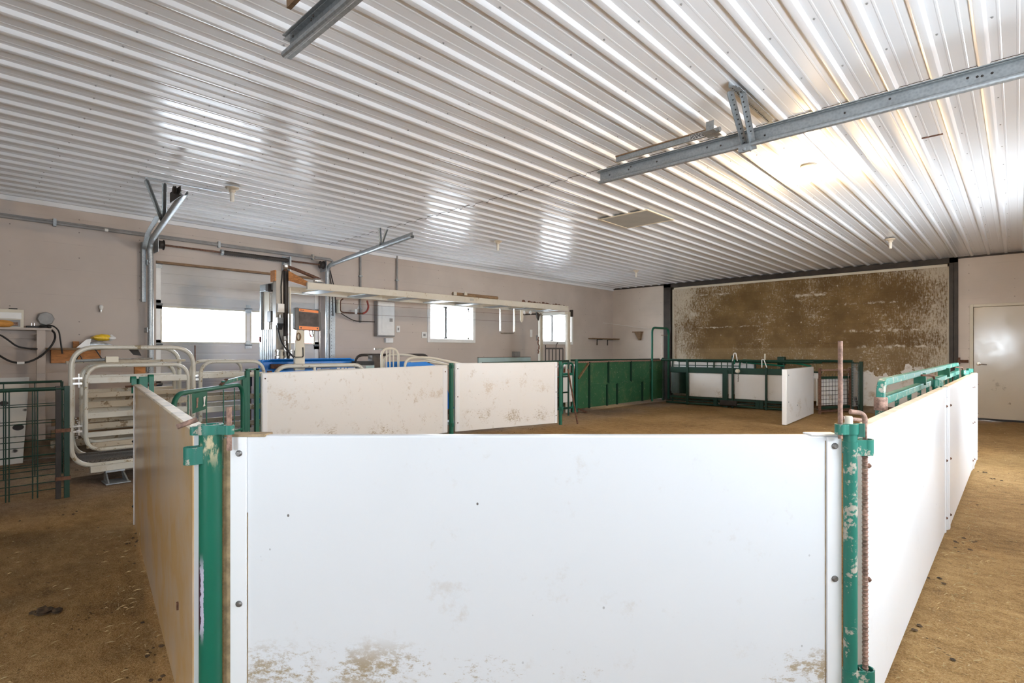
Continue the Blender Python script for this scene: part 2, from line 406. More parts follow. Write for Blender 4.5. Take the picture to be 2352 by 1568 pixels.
# concrete footings showing below the boards
struct(MB().box((XL, YF, 0), (XL + .05, DOOR_Y[0], .23)).box((XL, DOOR_Y[1], 0), (XL + .05, YB, .23)).build('baseboard_left', M['curb'], bevel=.01))
struct(MB().box((BIG[0] + .2, YB - .05, 0), (BIG[1] - .13, YB + .05, .13)).build('baseboard_back', M['curb'], bevel=.01))
# ceiling: ribbed steel sheets, ribs run along Y, two overlapping lengths
def rib_profile():
    xs = []
    x = XL - .02; p = .2287; x0 = -.151
    k0 = math.floor((XL - x0) / p)
    pts = []
    k = k0
    while x0 + k*p < XR + .3:
        c = x0 + k*p
        for dx, dz in ((-.033, 0), (-.022, -.0165), (-.017, -.0205), (-.010, -.022), (.010, -.022), (.017, -.0205), (.022, -.0165), (.033, 0)): pts.append((c + dx, dz))
        for q in (.0762, .1524):
            for dx, dz in ((-.008, 0), (-.004, -.0017), (.004, -.0017), (.008, 0)): pts.append((c + q + dx, dz))
        k += 1
    return [p_ for p_ in pts if XL - .1 < p_[0] < XR + .1]
RP = rib_profile()
def sheet(y0, y1, dz):
    b = MB(); n = len(RP)
    for y in (y0, y1):
        for x, q in RP: b.v.append(Vector((x, y, ZC + q + dz)))
    for i in range(n - 1): b.f.append((i, i+1, n+i+1, n+i)); b.mi.append(0)
    for x, q in RP: b.v.append(Vector((x, y0, ZC + q + dz + .012)))     # turned edge of the sheet, made dark as its shadow line
    for i in range(n - 1): b.f.append((2*n+i, 2*n+i+1, i+1, i)); b.mi.append(1)
    return b
ceil = struct(sheet(4.38, YB + .3, -.004).build('ceiling', [M['ceiling'], M['steel_dark']], ang=20))
cb = sheet(YF - .1, 4.42, 0.0); cb.build('sheet', [M['ceiling'], M['steel_dark']], ceil, ang=20)
scr = MB()
k = 0
yy = YF + .3
while yy < YB:
    x = -.151 - 36*.2287
    i = 0
    while x < XR:
        if x > XL + .1: scr.dome((x + .052, yy + rnd.uniform(-.025, .025), ZC - .001), (0,0,-1), .006, .007, 6)
        x += .2287; i += 1
    yy += .61
o = scr.build('screw', M['grey'], ceil); o['kind'] = 'stuff'
struct(MB().box((XL - .2, YF - .2, ZC + .1), (XR + .2, YB + .5, ZC + .2)).build('roof_slab', M['steel_dark'], smooth=False))
struct(MB().box((XL, YF, ZC - .075), (XL + .03, YB, ZC - .022)).build('trim_1', M['ceiling'], bevel=.004))
struct(MB().box((XL + .0, YB - .02, ZC - .05), (BIG[0], YB, ZC - .015)).box((BIG[1], YB - .02, ZC - .05), (XR, YB, ZC - .015)).build('trim_2', M['steel_dark'], smooth=False))
# the wide brown panel in its dark steel frame
big = bpy.data.objects.new('wall_panel', None); COL.objects.link(big); big.location = ((BIG[0]+BIG[1])/2, YB, 0); struct(big, 'wide dung-splashed wall panel in a dark steel frame')
MB().box((BIG[0] + .20, YB + .06, .10), (BIG[1] - .13, YB + .12, 2.85)).build('board', M['splash'], big, smooth=False)
MB().box((BIG[0] + .20, YB + .045, .10), (BIG[0] + .255, YB + .08, 2.86)).box((BIG[0] + .20, YB + .045, 2.81), (BIG[1] - .13, YB + .08, 2.86)).box((BIG[1] - .16, YB + .045, .1), (BIG[1] - .13, YB + .08, 2.86)).build('edge_trim', M['cream'], big, bevel=.004)
def hbeam(b, x0, x1, y0, y1, z0, z1, t=.012):
    b.box((x0, y0, z0), (x1, y0 + t, z1)).box((x0, y1 - t, z0), (x1, y1, z1)).box(((x0+x1)/2 - t/2, y0, z0), ((x0+x1)/2 + t/2, y1, z1))
for x0, x1 in ((BIG[0], BIG[0] + .20), (BIG[1] - .13, BIG[1])):
    b = MB(); hbeam(b, x0, x1, YB - .03, YB + .14, 0, ZC - .02); b.build('steel_column', M['steel_dark'], big, bevel=.003)
MB().box((BIG[0], YB - .03, 2.862), (BIG[1], YB + .14, ZC - .02)).build('steel_header', M['steel_dark'], big, bevel=.004)
# man door in the far wall
md = bpy.data.objects.new('door_3', None); COL.objects.link(md); md.location = (-.14, YB, 0); struct(md, 'scuffed cream steel door in the far wall')
b = MB(); b.box((MAN[0], YB - .025, 0), (MAN[0] + .05, YB + .1, 2.08)).box((MAN[1] - .05, YB - .025, 0), (MAN[1], YB + .1, 2.08)).box((MAN[0] + .05, YB - .025, 2.03), (MAN[1] - .05, YB + .1, 2.08)); b.build('door_frame', M['cream'], md, bevel=.004)
n = NT('cream_door_enamel', .14, 0, .6); n.set('Base Color', n.mix(n.mul(n.step(n.noise(4, 7, .75), .60, .68), n.step(n.xyz[2], .2, 1.0, 1, 0)), n.mix(n.noise(1.2, 3), (.60,.53,.42), (.72,.65,.54)), (.25,.19,.13))); n.set('Roughness', n.step(n.noise(5, 4), .3, .7, .10, .17)); M['door_cream'] = n.m
sl = MB().box((MAN[0] + .055, YB + .005, .03), (MAN[1] - .055, YB + .05, 2.025)).box((MAN[0] + .005, YB + .105, 0), (MAN[1] - .005, YB + .135, 2.075)).build('slab', M['door_cream'], md, bevel=.003)
MB().box((MAN[0] + .05, YB - .02, 0), (MAN[1] - .05, YB + .1, .028)).build('threshold', M['black'], md)
h = MB(); h.lathe((MAN[0] + .125, YB + .005, 1.0), [(.032, 0), (.032, -.01), (.012, -.012), (.012, -.05)], 14, 'y'); h.sweep([(MAN[0] + .125, YB - .045, 1.0), (MAN[0] + .16, YB - .05, 1.0), (MAN[0] + .235, YB - .045, .995)], circ(.010, 8)); h.build('lever_handle', M['chain'], md)
# windows
def window(name, w, x, label):
    o = bpy.data.objects.new(name, None); COL.objects.link(o); o.location = (x, (w[0]+w[1])/2, w[2]); struct(o, label)
    y0, y1, z0, z1 = w; t = .05
    b = MB()
    b.box((x - .02, y0 - .055, z0 - .055), (x + .018, y0 + .012, z1 + .055)).box((x - .02, y1 - .012, z0 - .055), (x + .018, y1 + .055, z1 + .055))
    b.box((x - .02, y0 + .012, z0 - .055), (x + .018, y1 - .012, z0 + .012)).box((x - .02, y0 + .012, z1 - .012), (x + .018, y1 - .012, z1 + .055))
    b.build('casing', M['white'], o, bevel=.003)
    b = MB(); xa, xb = x - .15, x - .09
    b.box((x - .15, y0, z0), (x - .02, y0 + .02, z1)).box((x - .15, y1 - .02, z0), (x - .02, y1, z1)).box((x - .15, y0, z0), (x - .02, y1, z0 + .02)).box((x - .15, y0, z1 - .02), (x - .02, y1, z1))
    b.build('reveal', M['white'], o)
    ym = y0 + .43 * (y1 - y0)
    b = MB()
    for a, c in ((y0 + .02, ym + .02), (ym - .02, y1 - .02)):
        dx = 0 if a < ym - .1 else .025
        b.box((xa + dx, a, z0 + .02), (xa + dx + .025, a + .035, z1 - .02)).box((xa + dx, c - .035, z0 + .02), (xa + dx + .025, c, z1 - .02))
        b.box((xa + dx, a, z0 + .02), (xa + dx + .025, c, z0 + .055)).box((xa + dx, a, z1 - .055), (xa + dx + .025, c, z1 - .02))
    b.build('sash', M['white'], o, bevel=.002)
    MB().box((xa + .052, ym - .02, z0 + .03), (xa + .062, ym + .02, z1 - .03)).build('meeting_seal', M['black'], o)
    for a, c, dx in ((y0 + .05, ym - .01, .012), (ym + .01, y1 - .05, .037)):
        MB().box((xa + dx, a, z0 + .05), (xa + dx + .004, c, z1 - .05)).build('pane', M['glass'], o)
window('window_1', WIN1, XL, 'white sliding window beside the grey breaker panel')
window('window_2', WIN2, XL, 'white sliding window seen behind the gantry legs')
o = bpy.data.objects.new('window_3', None); COL.objects.link(o); o.location = (-.65, YF, .8); struct(o)
b = MB(); x0, x1, z0, z1 = WIN3
b.box((x0, YF - .12, z0), (x0 + .05, YF + .02, z1)).box((x1 - .05, YF - .12, z0), (x1, YF + .02, z1)).box((x0, YF - .12, z0), (x1, YF + .02, z0 + .05)).box((x0, YF - .12, z1 - .05), (x1, YF + .02, z1)); b.build('casing', M['white'], o)
MB().box((x0 + .05, YF - .09, z0 + .05), (x1 - .05, YF - .086, z1 - .05)).build('pane', M['glass'], o)

for nm, (y0, y1, z0, z1) in (('window_added_4', WIN4_ADDED), ('window_added_5', WIN5_ADDED)):  # added windows, never in view, that supply fill daylight
    o = bpy.data.objects.new(nm, None); COL.objects.link(o); o.location = (XR, (y0 + y1)/2, z0); struct(o)
    ym = (y0 + y1)/2; b = MB()
    b.box((XR - .02, y0, z0), (XR + .12, y0 + .05, z1)).box((XR - .02, y1 - .05, z0), (XR + .12, y1, z1)).box((XR - .02, y0, z0), (XR + .12, y1, z0 + .05)).box((XR - .02, y0, z1 - .05), (XR + .12, y1, z1)).box((XR, ym - .03, z0), (XR + .1, ym + .03, z1)); b.build('casing', M['white'], o)
    MB().box((XR + .08, y0 + .05, z0 + .05), (XR + .084, y1 - .05, z1 - .05)).build('pane', M['glass'], o)

# ------------------------------------------------------------------ sectional garage doors
n = NT('door_panel_grey', .45, 0, .5); n.set('Base Color', n.mix(n.step(n.noise(.9, 4), .3, .7), (.50,.475,.445), (.60,.575,.55))); n.bump(n.noise(60, 3), .08, .002); M['garage'] = n.m
def garage_door(name, x, y0, y1, joints, win, mull, face, label=None):
    """face +1: the room lies towards +x"""
    o = bpy.data.objects.new(name, None); COL.objects.link(o); o.location = (x, (y0+y1)/2, 0); struct(o, label)
    for i, (z0, z1) in enumerate(zip(joints, joints[1:])):
        b = MB(); xa, xb = sorted((x - face*.10, x - face*.055))
        if win and z0 <= win[2] and win[3] <= z1:
            b = wall_cells(MB(), 'x', xa, xb, y0, y1, z0, z1, [(win[0], mull - .045, win[2], win[3]), (mull + .045, win[1], win[2], win[3])])
            f = MB()
            for a, c in ((win[0], mull - .045), (mull + .045, win[1])):
                xf0, xf1 = sorted((x - face*.056, x - face*.047))
                f.box((xf0, a - .02, win[2] - .02), (xf1, a, win[3] + .02)).box((xf0, c, win[2] - .02), (xf1, c + .02, win[3] + .02)).box((xf0, a, win[2] - .02), (xf1, c, win[2])).box((xf0, a, win[3]), (xf1, c, win[3] + .02))
            so = b.build('section', M['garage'], o, smooth=False)
            f.build('window_frame', M['cream'], so)
            for a, c in ((win[0], mull - .045), (mull + .045, win[1])):
                xm = x - face*.08; MB().box((xm - .002, a, win[2]), (xm + .002, c, win[3])).build('pane', M['glass'], so)
        else:
            b.box((xa, y0, z0), (xb, y1, z1))
            nn = max(1, round((z1 - z0) / .14))
            xr0, xr1 = sorted((x - face*.056, x - face*.051))
            for q in range(nn): b.box((xr0, y0 + .06, z0 + (z1-z0)*q/nn + .012), (xr1, y1 - .06, z0 + (z1-z0)*(q+1)/nn - .012))
            b.build('section', M['garage'], o, bevel=.002)
        for ye in (y0 + .035, mull, y1 - .035):
            xs0, xs1 = sorted((x - face*.054, x - face*.048))
            if ye == mull and not (win and z0 <= win[2] and win[3] <= z1): continue
            st = MB().box((xs0, ye - .03, z0 + .01), (xs1, ye + .03, z1 - .01)).build('end_stile', M['white'], o)
            hg = MB()
            for zz in (z0, z1):
                if zz < .05: continue
                hg.box((xs0 - .001, ye - .045, zz - .06), (xs1 + .004, ye + .045, zz - .015)).box((xs0 - .001, ye - .03, zz + .015), (xs1 + .004, ye + .03, zz + .055)); hg.tube([(x - face*.04, ye - .05, zz), (x - face*.04, ye + .05, zz)], .012, 8)
            if hg.v: hg.build('hinge', M['galv'], st)
    return o
gd = garage_door('door_1', XL, DOOR_Y[0], DOOR_Y[1], [0, .275, .80, 1.325, 1.85, 2.385], (2.05, 4.15, 1.36, 1.81), 3.145, 1, 'grey sectional garage door with a strip of windows')
MB().box((XL - .13, DOOR_Y[0], 2.38), (XL + .012, DOOR_Y[1], 2.41)).build('header_board', M['wood_brown'], gd)
garage_door('door_2', XR, SIDE[0], SIDE[1], [0, .275, .80, 1.325, 1.85, 2.40], (1.26, 3.84, 1.36, 1.81), 2.55, -1)
def hanger(par, yv, z0, xs, dy=.0):
    b = MB()
    return b
def door_track(label, path_v, mat='galv'):
    """C-shaped roller track: vertical leg, bend and overhead run"""
    p0 = path_v[0]
    t = thing('door_track', label, 'door track', p0, 'overhead door tracks')
    prof = [(-.022, -.03), (.022, -.03), (.028, -.02), (.022, -.026), (-.017, -.026), (-.017, .026), (.022, .026), (.028, .02), (.022, .03), (-.022, .03)]
    return t
def ctrack(t, path, up, w=.05, name='rail'):
    b = MB(); r = .027
    prof = []
    for i in range(13):
        a = math.radians(40 + 280 * i / 12); prof.append((r * math.cos(a), r * 1.25 * math.sin(a)))
    prof += [((x) * .82, (y) * .82) for x, y in prof[::-1]]
    b.sweep(path, prof, up); return b.build(name, M['galv'], t, ang=50)
# left garage door: two tracks
tl = thing('door_track', 'galvanised garage door track nearest the alloy race, bent up to the ceiling', 'door track', (-8.08, 1.88, 0), 'garage door tracks')
path = [V(-8.08, 1.88, 0), V(-8.08, 1.88, 2.36)] + fillet([V(-8.08, 1.88, 2.36), V(-8.08, 1.87, 2.60), V(-7.75, 1.835, 2.63)], .3, 8)[1:] + [V(-5.77, 1.62, 2.73)]
ctrack(tl, path, (0, 1, 0))
b = MB(); b.sweep([V(-8.05, 1.83, 2.52), V(-7.7, 1.79, 2.66), V(-6.9, 1.70, 2.71)], angle_iron(.05, .05, .004), (0, 0, 1)); b.build('backing_angle', M['galv'], tl)
b = MB(); b.box((XL + .0, 1.80, 1.86), (XL + .07, 1.845, 2.62)); b.build('wall_angle', M['galv'], tl)
for zz in (1.0, 1.5, 2.36):
    MB().box((XL, 1.84, zz - .03), (-8.07, 1.862, zz + .03)).dome((-8.06, 1.86, zz), (1, 0, 0), .012, .012).build('jamb_bracket', M['galv'], tl)
b = MB(); b.sweep([onz(333, 409, ZC - .03), onz(508, 443, ZC - .03)], angle_iron(.035, .035, .004)); b.build('ceiling_angle', M['galv'], tl)
for px_, y1_ in ((336, 1.735), (379, 1.755)):
    MB().sweep([onz(px_, 410 + (px_ - 333)*.2, ZC - .03), V(-6.97, y1_, 2.70)], angle_iron(.032, .032, .004), (1, 0, 0)).build('hanger_strut', M['galv'], tl)
b = MB(); b.box((-6.15, 1.595, 2.70), (-5.82, 1.602, 2.80)); b.lathe((-5.92, 1.56, 2.775), [(.03, 0), (.042, .006), (.034, .014), (.042, .022), (.03, .028)], 14, 'y'); b.build('end_pulley', M['steel_dark'], tl)
tr_ = thing('door_track', 'galvanised garage door track above the orange scale monitor', 'door track', (-8.08, 4.30, 0), 'garage door tracks')
path = [V(-8.08, 4.30, 0), V(-8.08, 4.30, 2.30)] + fillet([V(-8.08, 4.30, 2.30), V(-8.08, 4.30, 2.60), V(-7.70, 4.29, 2.62)], .38, 8)[1:] + [V(-5.76, 4.25, 2.725)]
ctrack(tr_, path, (0, 1, 0))
b = MB(); b.sweep([V(-8.0, 4.34, 2.58), V(-7.6, 4.335, 2.64), V(-5.80, 4.29, 2.745)], angle_iron(.05, .05, .004), (0, 0, 1)); b.build('backing_angle', M['galv'], tr_)
for y_ in (4.28, 4.40):
    MB().sweep([V(-6.55, y_, ZC - .02), V(-6.55, 4.30, 2.70)], angle_iron(.032, .032, .004), (1, 0, 0)).build('hanger_strut', M['galv'], tr_)
b = MB(); b.box((XL + .003, 4.345, 1.0), (XL + .006, 4.46, 2.30)); b.sweep([V(XL + .02, 4.40, 0.3), V(XL + .02, 4.40, 2.3)], angle_iron(.05, .09, .004), (0,1,0)); b.use(1)
for i in range(34):
    for yy in (4.425, 4.465): b.dome((XL + .021, yy - .04, .45 + i*.055), (1, 0, 0), .006, .002, 6)
b.build('wall_angle', [M['galv'], M['black']], tr_)
for zz in (1.0, 1.55): MB().box((XL, 4.32, zz - .035), (-8.07, 4.345, zz + .035)).build('jamb_bracket', M['galv'], tr_)
b = MB(); b.tube(fillet([V(-8.1, 4.35, 2.55), V(-8.0, 4.39, 2.2), V(-8.02, 4.41, 1.85)], .2, 5), .009, 6); b.tube(fillet([V(-8.1, 4.34, 2.5), V(-8.05, 4.37, 2.2), V(-8.05, 4.38, 1.8)], .2, 5), .009, 6); b.build('lift_cable', M['black'], tr_)
# torsion spring shaft over the left door
ts = thing('torsion_spring', 'dark torsion spring on its shaft above the garage door', 'door spring', (-8.06, 3.1, 2.60))
MB().tube([V(-8.06, 1.955, 2.60), V(-8.06, 4.235, 2.60)], .013, 10).build('shaft', M['rust_brown'], ts)
sp_ = MB(); N = 60
sp_.lathe((-8.06, 2.73, 2.60), [(.026, 0)] + [(.030 if q % 2 else .034, .01 + q*.0145) for q in range(62)] + [(.026, .92)], 12, 'y'); sp_.build('spring', M['steel_dark'], ts)
MB().lathe((-8.06, 2.70, 2.60), [(.03, 0), (.042, .005), (.042, .035), (.03, .04)], 12, 'y').build('winding_cone', M['galv'], ts)
b = MB(); b.box((XL + .003, 3.66, 2.44), (-8.02, 3.685, 2.66)); b.box((XL + .003, 3.62, 2.42), (XL + .006, 3.73, 2.68)); b.build('bearing_plate', M['galv'], ts)
for yy in (1.99, 4.19):
    MB().lathe((-8.06, yy - .03, 2.60), [(.04, 0), (.062, .004), (.052, .012), (.052, .05), (.066, .056), (.066, .062)], 14, 'y').build('cable_drum', M['steel_dark'], ts)
for yy in (1.944, 4.238): MB().box((XL + .003, yy, 2.50), (-8.0, yy + .008, 2.67)).build('end_plate', M['galv'], ts)
pc = thing('wall_conduit', 'long grey conduit running along the wall over the garage door', 'conduit', (XL + .03, 1.0, 2.71))  # conduit strapped along the wall, not hanging free
b = MB(); b.tube(fillet([V(XL + .03, YF, 2.715), V(XL + .03, 4.44, 2.715), V(XL + .03, 4.46, 2.62)], .05, 5), .018, 10); b.tube([V(XL + .03, YF, 2.745), V(XL + .03, 4.40, 2.735)], .010, 8); b.build('pipe', M['grey'], pc)
for yy in (.95, 2.72, 4.1):
    MB().box((XL + .003, yy - .015, 2.68), (XL + .05, yy + .015, 2.765)).build('pipe_strap', M['galv'], pc)
MB().lathe((XL + .03, 1.42, 2.715), [(.0205, 0), (.0205, .035)], 12, 'y').build('paper_tag', M['white'], pc)

# tracks of the side door, hanging over the pen
def overhead_track(label, y, x0, strutx, angle=True):
    t = thing('overhead_track', label, 'door track', (x0, y, 2.70), 'side door tracks')
    b = MB(); prof = channel(.042, .105, .004)
    prof = [(x - .021, z - .06) for x, z in prof]
    b.sweep([V(x0, y, 2.71), V(XR - .02, y, 2.71)], prof, (0, 0, 1)); bl = b.use(1)
    for dx in (.12, .30, .32, .55, .95, 1.05, 1.35, 1.82, 2.05, 2.40, 2.44, 2.46, 2.5): bl.dome((x0 + dx, y - .022, 2.70 + rnd.uniform(-.015, .015)), (0, -1, 0), .007, .004, 6)
    b.build('rail', [M['galv'], M['steel_dark']], t)
    b = MB(); b.tube([V(x0 + .02, y - .02, 2.650), V(XR - .02, y - .02, 2.650)], .016, 10); b.build('bottom_lip', M['galv'], t)
    MB().sweep([V(x0 - .02, y + .028, 2.745), V(XR - .02, y + .028, 2.745)], [(q[0], q[1]) for q in angle_iron(.035, .028, .004)]).build('backing_angle', M['galv'], t)
    return t
t1 = overhead_track('long galvanised track hanging over the near white panel', 3.86, -2.60, None)
for x_ in (-1.405, -1.345):
    b = MB(); b.sweep([V(x_, 3.60 if x_ < -1.38 else 3.66, ZC - .03), V(x_ + .0, 3.87, 2.66 if x_ < -1.38 else 2.62)], angle_iron(.034, .034, .004), (1, 0, 0)); b.use(1)
    for q in range(11):
        p = V(x_ + .017, 3.61, ZC - .04).lerp(V(x_ + .017, 3.86, 2.66), (q + .5) / 11); b.dome(p + V(0, -.004, 0), (0, -1, .0), .006, .003, 6)
    b.build('hanger_strut', [M['galv'], M['black']], t1)
b = MB(); b.sweep([V(-1.375, 3.53, ZC - .04), V(-1.375, 4.30, ZC - .04)], angle_iron(.036, .036, .004)); b.sweep([V(-1.345, 3.56, ZC - .045), V(-1.345, 4.24, ZC - .045)], angle_iron(.03, .02, .004)); b.use(1)
for q in range(26): b.dome((-1.36, 3.56 + q*.028, ZC - .0405), (0, 0, -1), .005, .002, 6)
b.build('ceiling_angle', [M['galv'], M['black']], t1)
b = MB(); b.bar(V(-2.53, 4.02, 2.88), V(-1.72, 4.02, 2.885), .018, .05); b.build('bumper_spring', M['galv'], t1)
MB().bar(V(-2.53, 4.012, 2.902), V(-1.72, 4.012, 2.907), .014, .010).build('wood_strip', M['wood_brown'], t1)
lb = MB().box((-1.86, 4.004, 2.862), (-1.73, 4.009, 2.902)).build('warning_label', M['white'], t1)
tx = MB(); rr = random.Random(5)
for row in range(4):
    x_ = -1.855
    while x_ < -1.745:
        w_ = rr.uniform(.008, .022); tx.box((x_, 4.002, 2.866 + row*.009), (min(x_ + w_, -1.735), 4.004, 2.871 + row*.009)); x_ += w_ + .005
tx.build('small_print', M['black'], lb)
b = MB(); b.box((-1.72, 3.98, 2.85), (-1.66, 3.985, 2.955)); b.box((-1.72, 3.88, 2.845), (-1.62, 4.03, 2.85)); b.tube([V(-1.66, 3.96, 2.86), V(-1.60, 3.95, 2.86)], .02, 10); b.build('bumper_bracket', M['galv'], t1)
b = MB(); b.box((-1.42, 3.82, 2.605), (-1.34, 3.85, 2.645)); b.dome((-1.38, 3.82, 2.62), (0, -1, 0), .012, .012); b.build('foot_clip', M['galv'], t1)
t2 = overhead_track('short end of a dark galvanised track hanging from the ceiling near the camera', 1.17, -2.60, None)
b = MB(); b.bar(V(-2.40, 1.09, 2.80), V(-1.4, 1.09, 2.83), .02, .07); b.build('bumper_spring', M['wood_brown'], t2)
b = MB(); b.box((-2.36, 1.075, 2.84), (-2.33, 1.10, 2.93)); b.box((-2.36, 1.05, 2.84), (-2.28, 1.10, 2.845)); b.build('bumper_bracket', M['steel_dark'], t2)

for x_ in (-1.43, -1.36): MB().sweep([V(x_, 1.02, ZC - .03), V(x_, 1.19, 2.68)], angle_iron(.034, .034, .004), (1, 0, 0)).build('hanger_strut', M['galv'], t2)
MB().bar(V(-1.8, 1.09, 2.84), V(-1.8, 1.09, ZC - .02), .03, .004, (1, 0, 0)).build('bumper_hanger', M['galv'], t2)

# ------------------------------------------------------------------ lamps, hatch and marks on the ceiling
def lamp(label, x, y, lit=False):
    t = thing('ceiling_lamp', label, 'ceiling lamp', (x, y, ZC - .02), 'bare lamps on the ceiling')
    z = ZC - .021
    MB().lathe((x, y, z), [(.066, 0), (.066, -.012), (.050, -.024), (.034, -.030), (.030, -.055)], 20).build('lampholder', M['lamp_base'], t)
    if lit:
        MB().lathe((x, y, z), [(.012, -.050), (.020, -.065), (.034, -.095), (.037, -.118), (.028, -.142), (.010, -.153)], 16).build('lamp_bulb', M['bulb_lit'], t)
    else:
        MB().lathe((x, y, z), [(.017, -.050), (.022, -.060), (.022, -.140), (.017, -.152)], 14).build('lamp_bulb', M['bulb_off'], t)
    return t
lamp('lit bare lamp on the ceiling, glowing warm yellow', -1.437, 5.60, True)
l0 = lamp('unlit compact lamp on the ceiling over the garage door track', -6.07, 2.15)
copy_thing(l0, (-5.95, 6.03, ZC - .02), 'unlit compact lamp on the ceiling above the sliding window')
copy_thing(l0, (-5.93, 10.2, ZC - .02), 'unlit compact lamp on the ceiling nearest the far corner shelf')
copy_thing(l0, (-1.43, 10.04, ZC - .02), 'unlit compact lamp on the ceiling in front of the brown wall panel')
ht = thing('ceiling_hatch', 'grey square hatch in the white ribbed ceiling', 'hatch', (-3.65, 6.28, ZC - .03))
MB().box((-3.98, 5.96, ZC - .030), (-3.32, 6.60, ZC - .024)).build('hatch_board', M['hatch'], ht)
b = MB()
for lo, hi in (((-4.01, 5.93), (-3.98, 6.63)), ((-3.32, 5.93), (-3.29, 6.63)), ((-3.98, 5.93), (-3.32, 5.96)), ((-3.98, 6.60), (-3.32, 6.63))): b.box((*lo, ZC - .034), (*hi, ZC - .021))
b.build('hatch_rim', M['cream'], ht, bevel=.003)
struct(MB().box((-.60, 5.53, ZC - .0075), (-.44, 5.56, ZC - .0035)).build('ceiling_slot', M['rust_brown']))
# ------------------------------------------------------------------ the white-boarded pen
def along(A, B, s, n=0.0, z=0.0):
    d = V(B[0]-A[0], B[1]-A[1], 0).normalized(); return V(A[0], A[1], 0) + d*s + V(-d.y, d.x, 0)*n + V(0, 0, z)
def white_panel(label, A, B, z0, z1, mat, thick=.036, strips=(.05, .05), bolts=(.94, .36), side=-1, cap=True, group='white boarded pen panels', edge='panel_clean', bcol='bolt_steel'):
    """board standing on the line A-B; the watched face lies on its `side` (-1: right of A->B)"""
    A, B = V(A[0], A[1], 0), V(B[0], B[1], 0); L = (B - A).length
    t = thing('pen_panel', label, 'pen panel', ((A+B)/2), group)
    d = (B - A).normalized(); nrm = V(-d.y, d.x, 0) * side
    n0, n1 = (0, thick) if side < 0 else (-thick, 0)
    MB().slab(A, B, z0, z1, n0, n1).build('board', mat, t, bevel=.006, seg=3)
    f0, f1 = (-.006, .0005) if side < 0 else (-.0005, .006)
    for s0, s1 in ((.012, .012 + strips[0]), (L - .004 - strips[1], L - .004)):
        if s1 - s0 < .01: continue
        st = MB().slab(along(A, B, s0), along(A, B, s1), z0 + .004, (min(z1) if isinstance(z1, tuple) else z1) - .004, f0, f1).build('end_strip', M[edge], t, bevel=.002)
        sm = (s0 + s1) / 2
        for zb in bolts:
            q = along(A, B, sm, 0, zb) + nrm * .006
            bl = MB().dome(q, nrm, .0085, .007, 10); bl.dome(q + nrm*.006, nrm, .0045, .003, 6); bl.build('bolt', M[bcol], st)
    return t
# near panel, square on to the photographer
NA, NB = cam((514 - CX)/F*1.616, 1.616), cam((1931 - CX)/F*1.616, 1.616)
p = white_panel('large clean white panel standing between the two near green posts', NA, NB, .04, .970, M['panel_white'], strips=(.0, .0), bolts=(), thick=.036)
d_ = (NB - NA).normalized(); nn_ = V(d_.y, -d_.x, 0)
MB().slab(along(NA, NB, .0), along(NA, NB, .021), .05, .962, -.0015, .001).build('worn_edge', M['edge_wood'], p)
for s0, s1, hb in ((.022, .070, (.918, .470)), (1.802, 1.845, (.940, .545))):
    st = MB().slab(along(NA, NB, s0), along(NA, NB, s1), .045, .966, -.006, .0005).build('end_strip', M['panel_clean'], p, bevel=.0015)
    for zb in hb:
        q = along(NA, NB, (s0*.45 + s1*.55) if s0 < 1 else (s0+s1)/2, 0, zb) + nn_ * .006
        bl = MB().dome(q, nn_, .0095, .007, 10); bl.lathe(q, [(.001, 0), (.001, .001)], 4); bl.build('bolt', M['bolt_steel'], st)
for s_, za, zb in ((.0715, .05, .74), (1.7995, .05, .955)): MB().slab(along(NA, NB, s_ - .0012), along(NA, NB, s_ + .0012), za, zb, -.0008, .001).build('dirt_seam', M['edge_wood'], p)
MB().slab(along(NA, NB, .002), along(NA, NB, .125), .966, .974, -.004, .05).build('broken_cap', M['edge_wood'], p, bevel=.002)
MB().slab(along(NA, NB, 1.755), along(NA, NB, 1.842), .969, .9745, -.003, .045).build('broken_cap', M['panel_warm'], p, bevel=.002)
# tan panel running off to the left
LA, LB = V(-4.497, .949, 0), V(-1.797, .5249, 0)
p = white_panel('tan panel on the outside of the pen beside the wire hurdles', LA, LB, .02, .988, M['panel_tan'], thick=.034, strips=(.02, .0), bolts=(.91, .60, .15), bcol='steel_dark')
dl = (LB - LA).normalized(); nl = V(dl.y, -dl.x, 0)
MB().slab(along(LA, LB, 0), along(LA, LB, (LB-LA).length), .984, .994, -.004, .040).build('top_cap', M['cap_tan'], p, bevel=.004)
MB().slab(along(LA, LB, (LB-LA).length - .002), along(LA, LB, (LB-LA).length + .004), .03, .98, .004, .030).build('end_face', M['panel_clean'], p)
MB().slab(along(LA, LB, 2.40), along(LA, LB, 2.412), .33, .355, -.006, .002).build('bolt', M['rust_brown'], p)
# right-hand row beside the passage
x0 = -.352
RPNL = [(1.98, 4.60, 'bright white panel along the passage, nearest of its row', .980), (4.655, 7.20, 'white panel in the middle of the row along the passage', .985), (7.255, 7.92, 'short white panel at the far end of the row along the passage', .985)]
for i, (y0, y1, lab, zt) in enumerate(RPNL):
    xo = x0 + (.0, .012, .02)[i]
    t = white_panel(lab, (xo, y0), (xo, y1), .02, zt, M['panel_clean'], thick=.036, strips=(.055, .03), bolts=(.86, .50, .12), side=-1, bcol='rust_brown')
    MB().slab((xo, y0), (xo, y1), zt - .003, zt + .004, .0, .036).build('top_cap', M['cap_tan'], t, bevel=.003)
    if i == 0: MB().slab((xo - .036, y0 - .001), (xo, y0 - .001), .03, zt - .01, -.003, .001).build('end_face', M['panel_warm'], t)
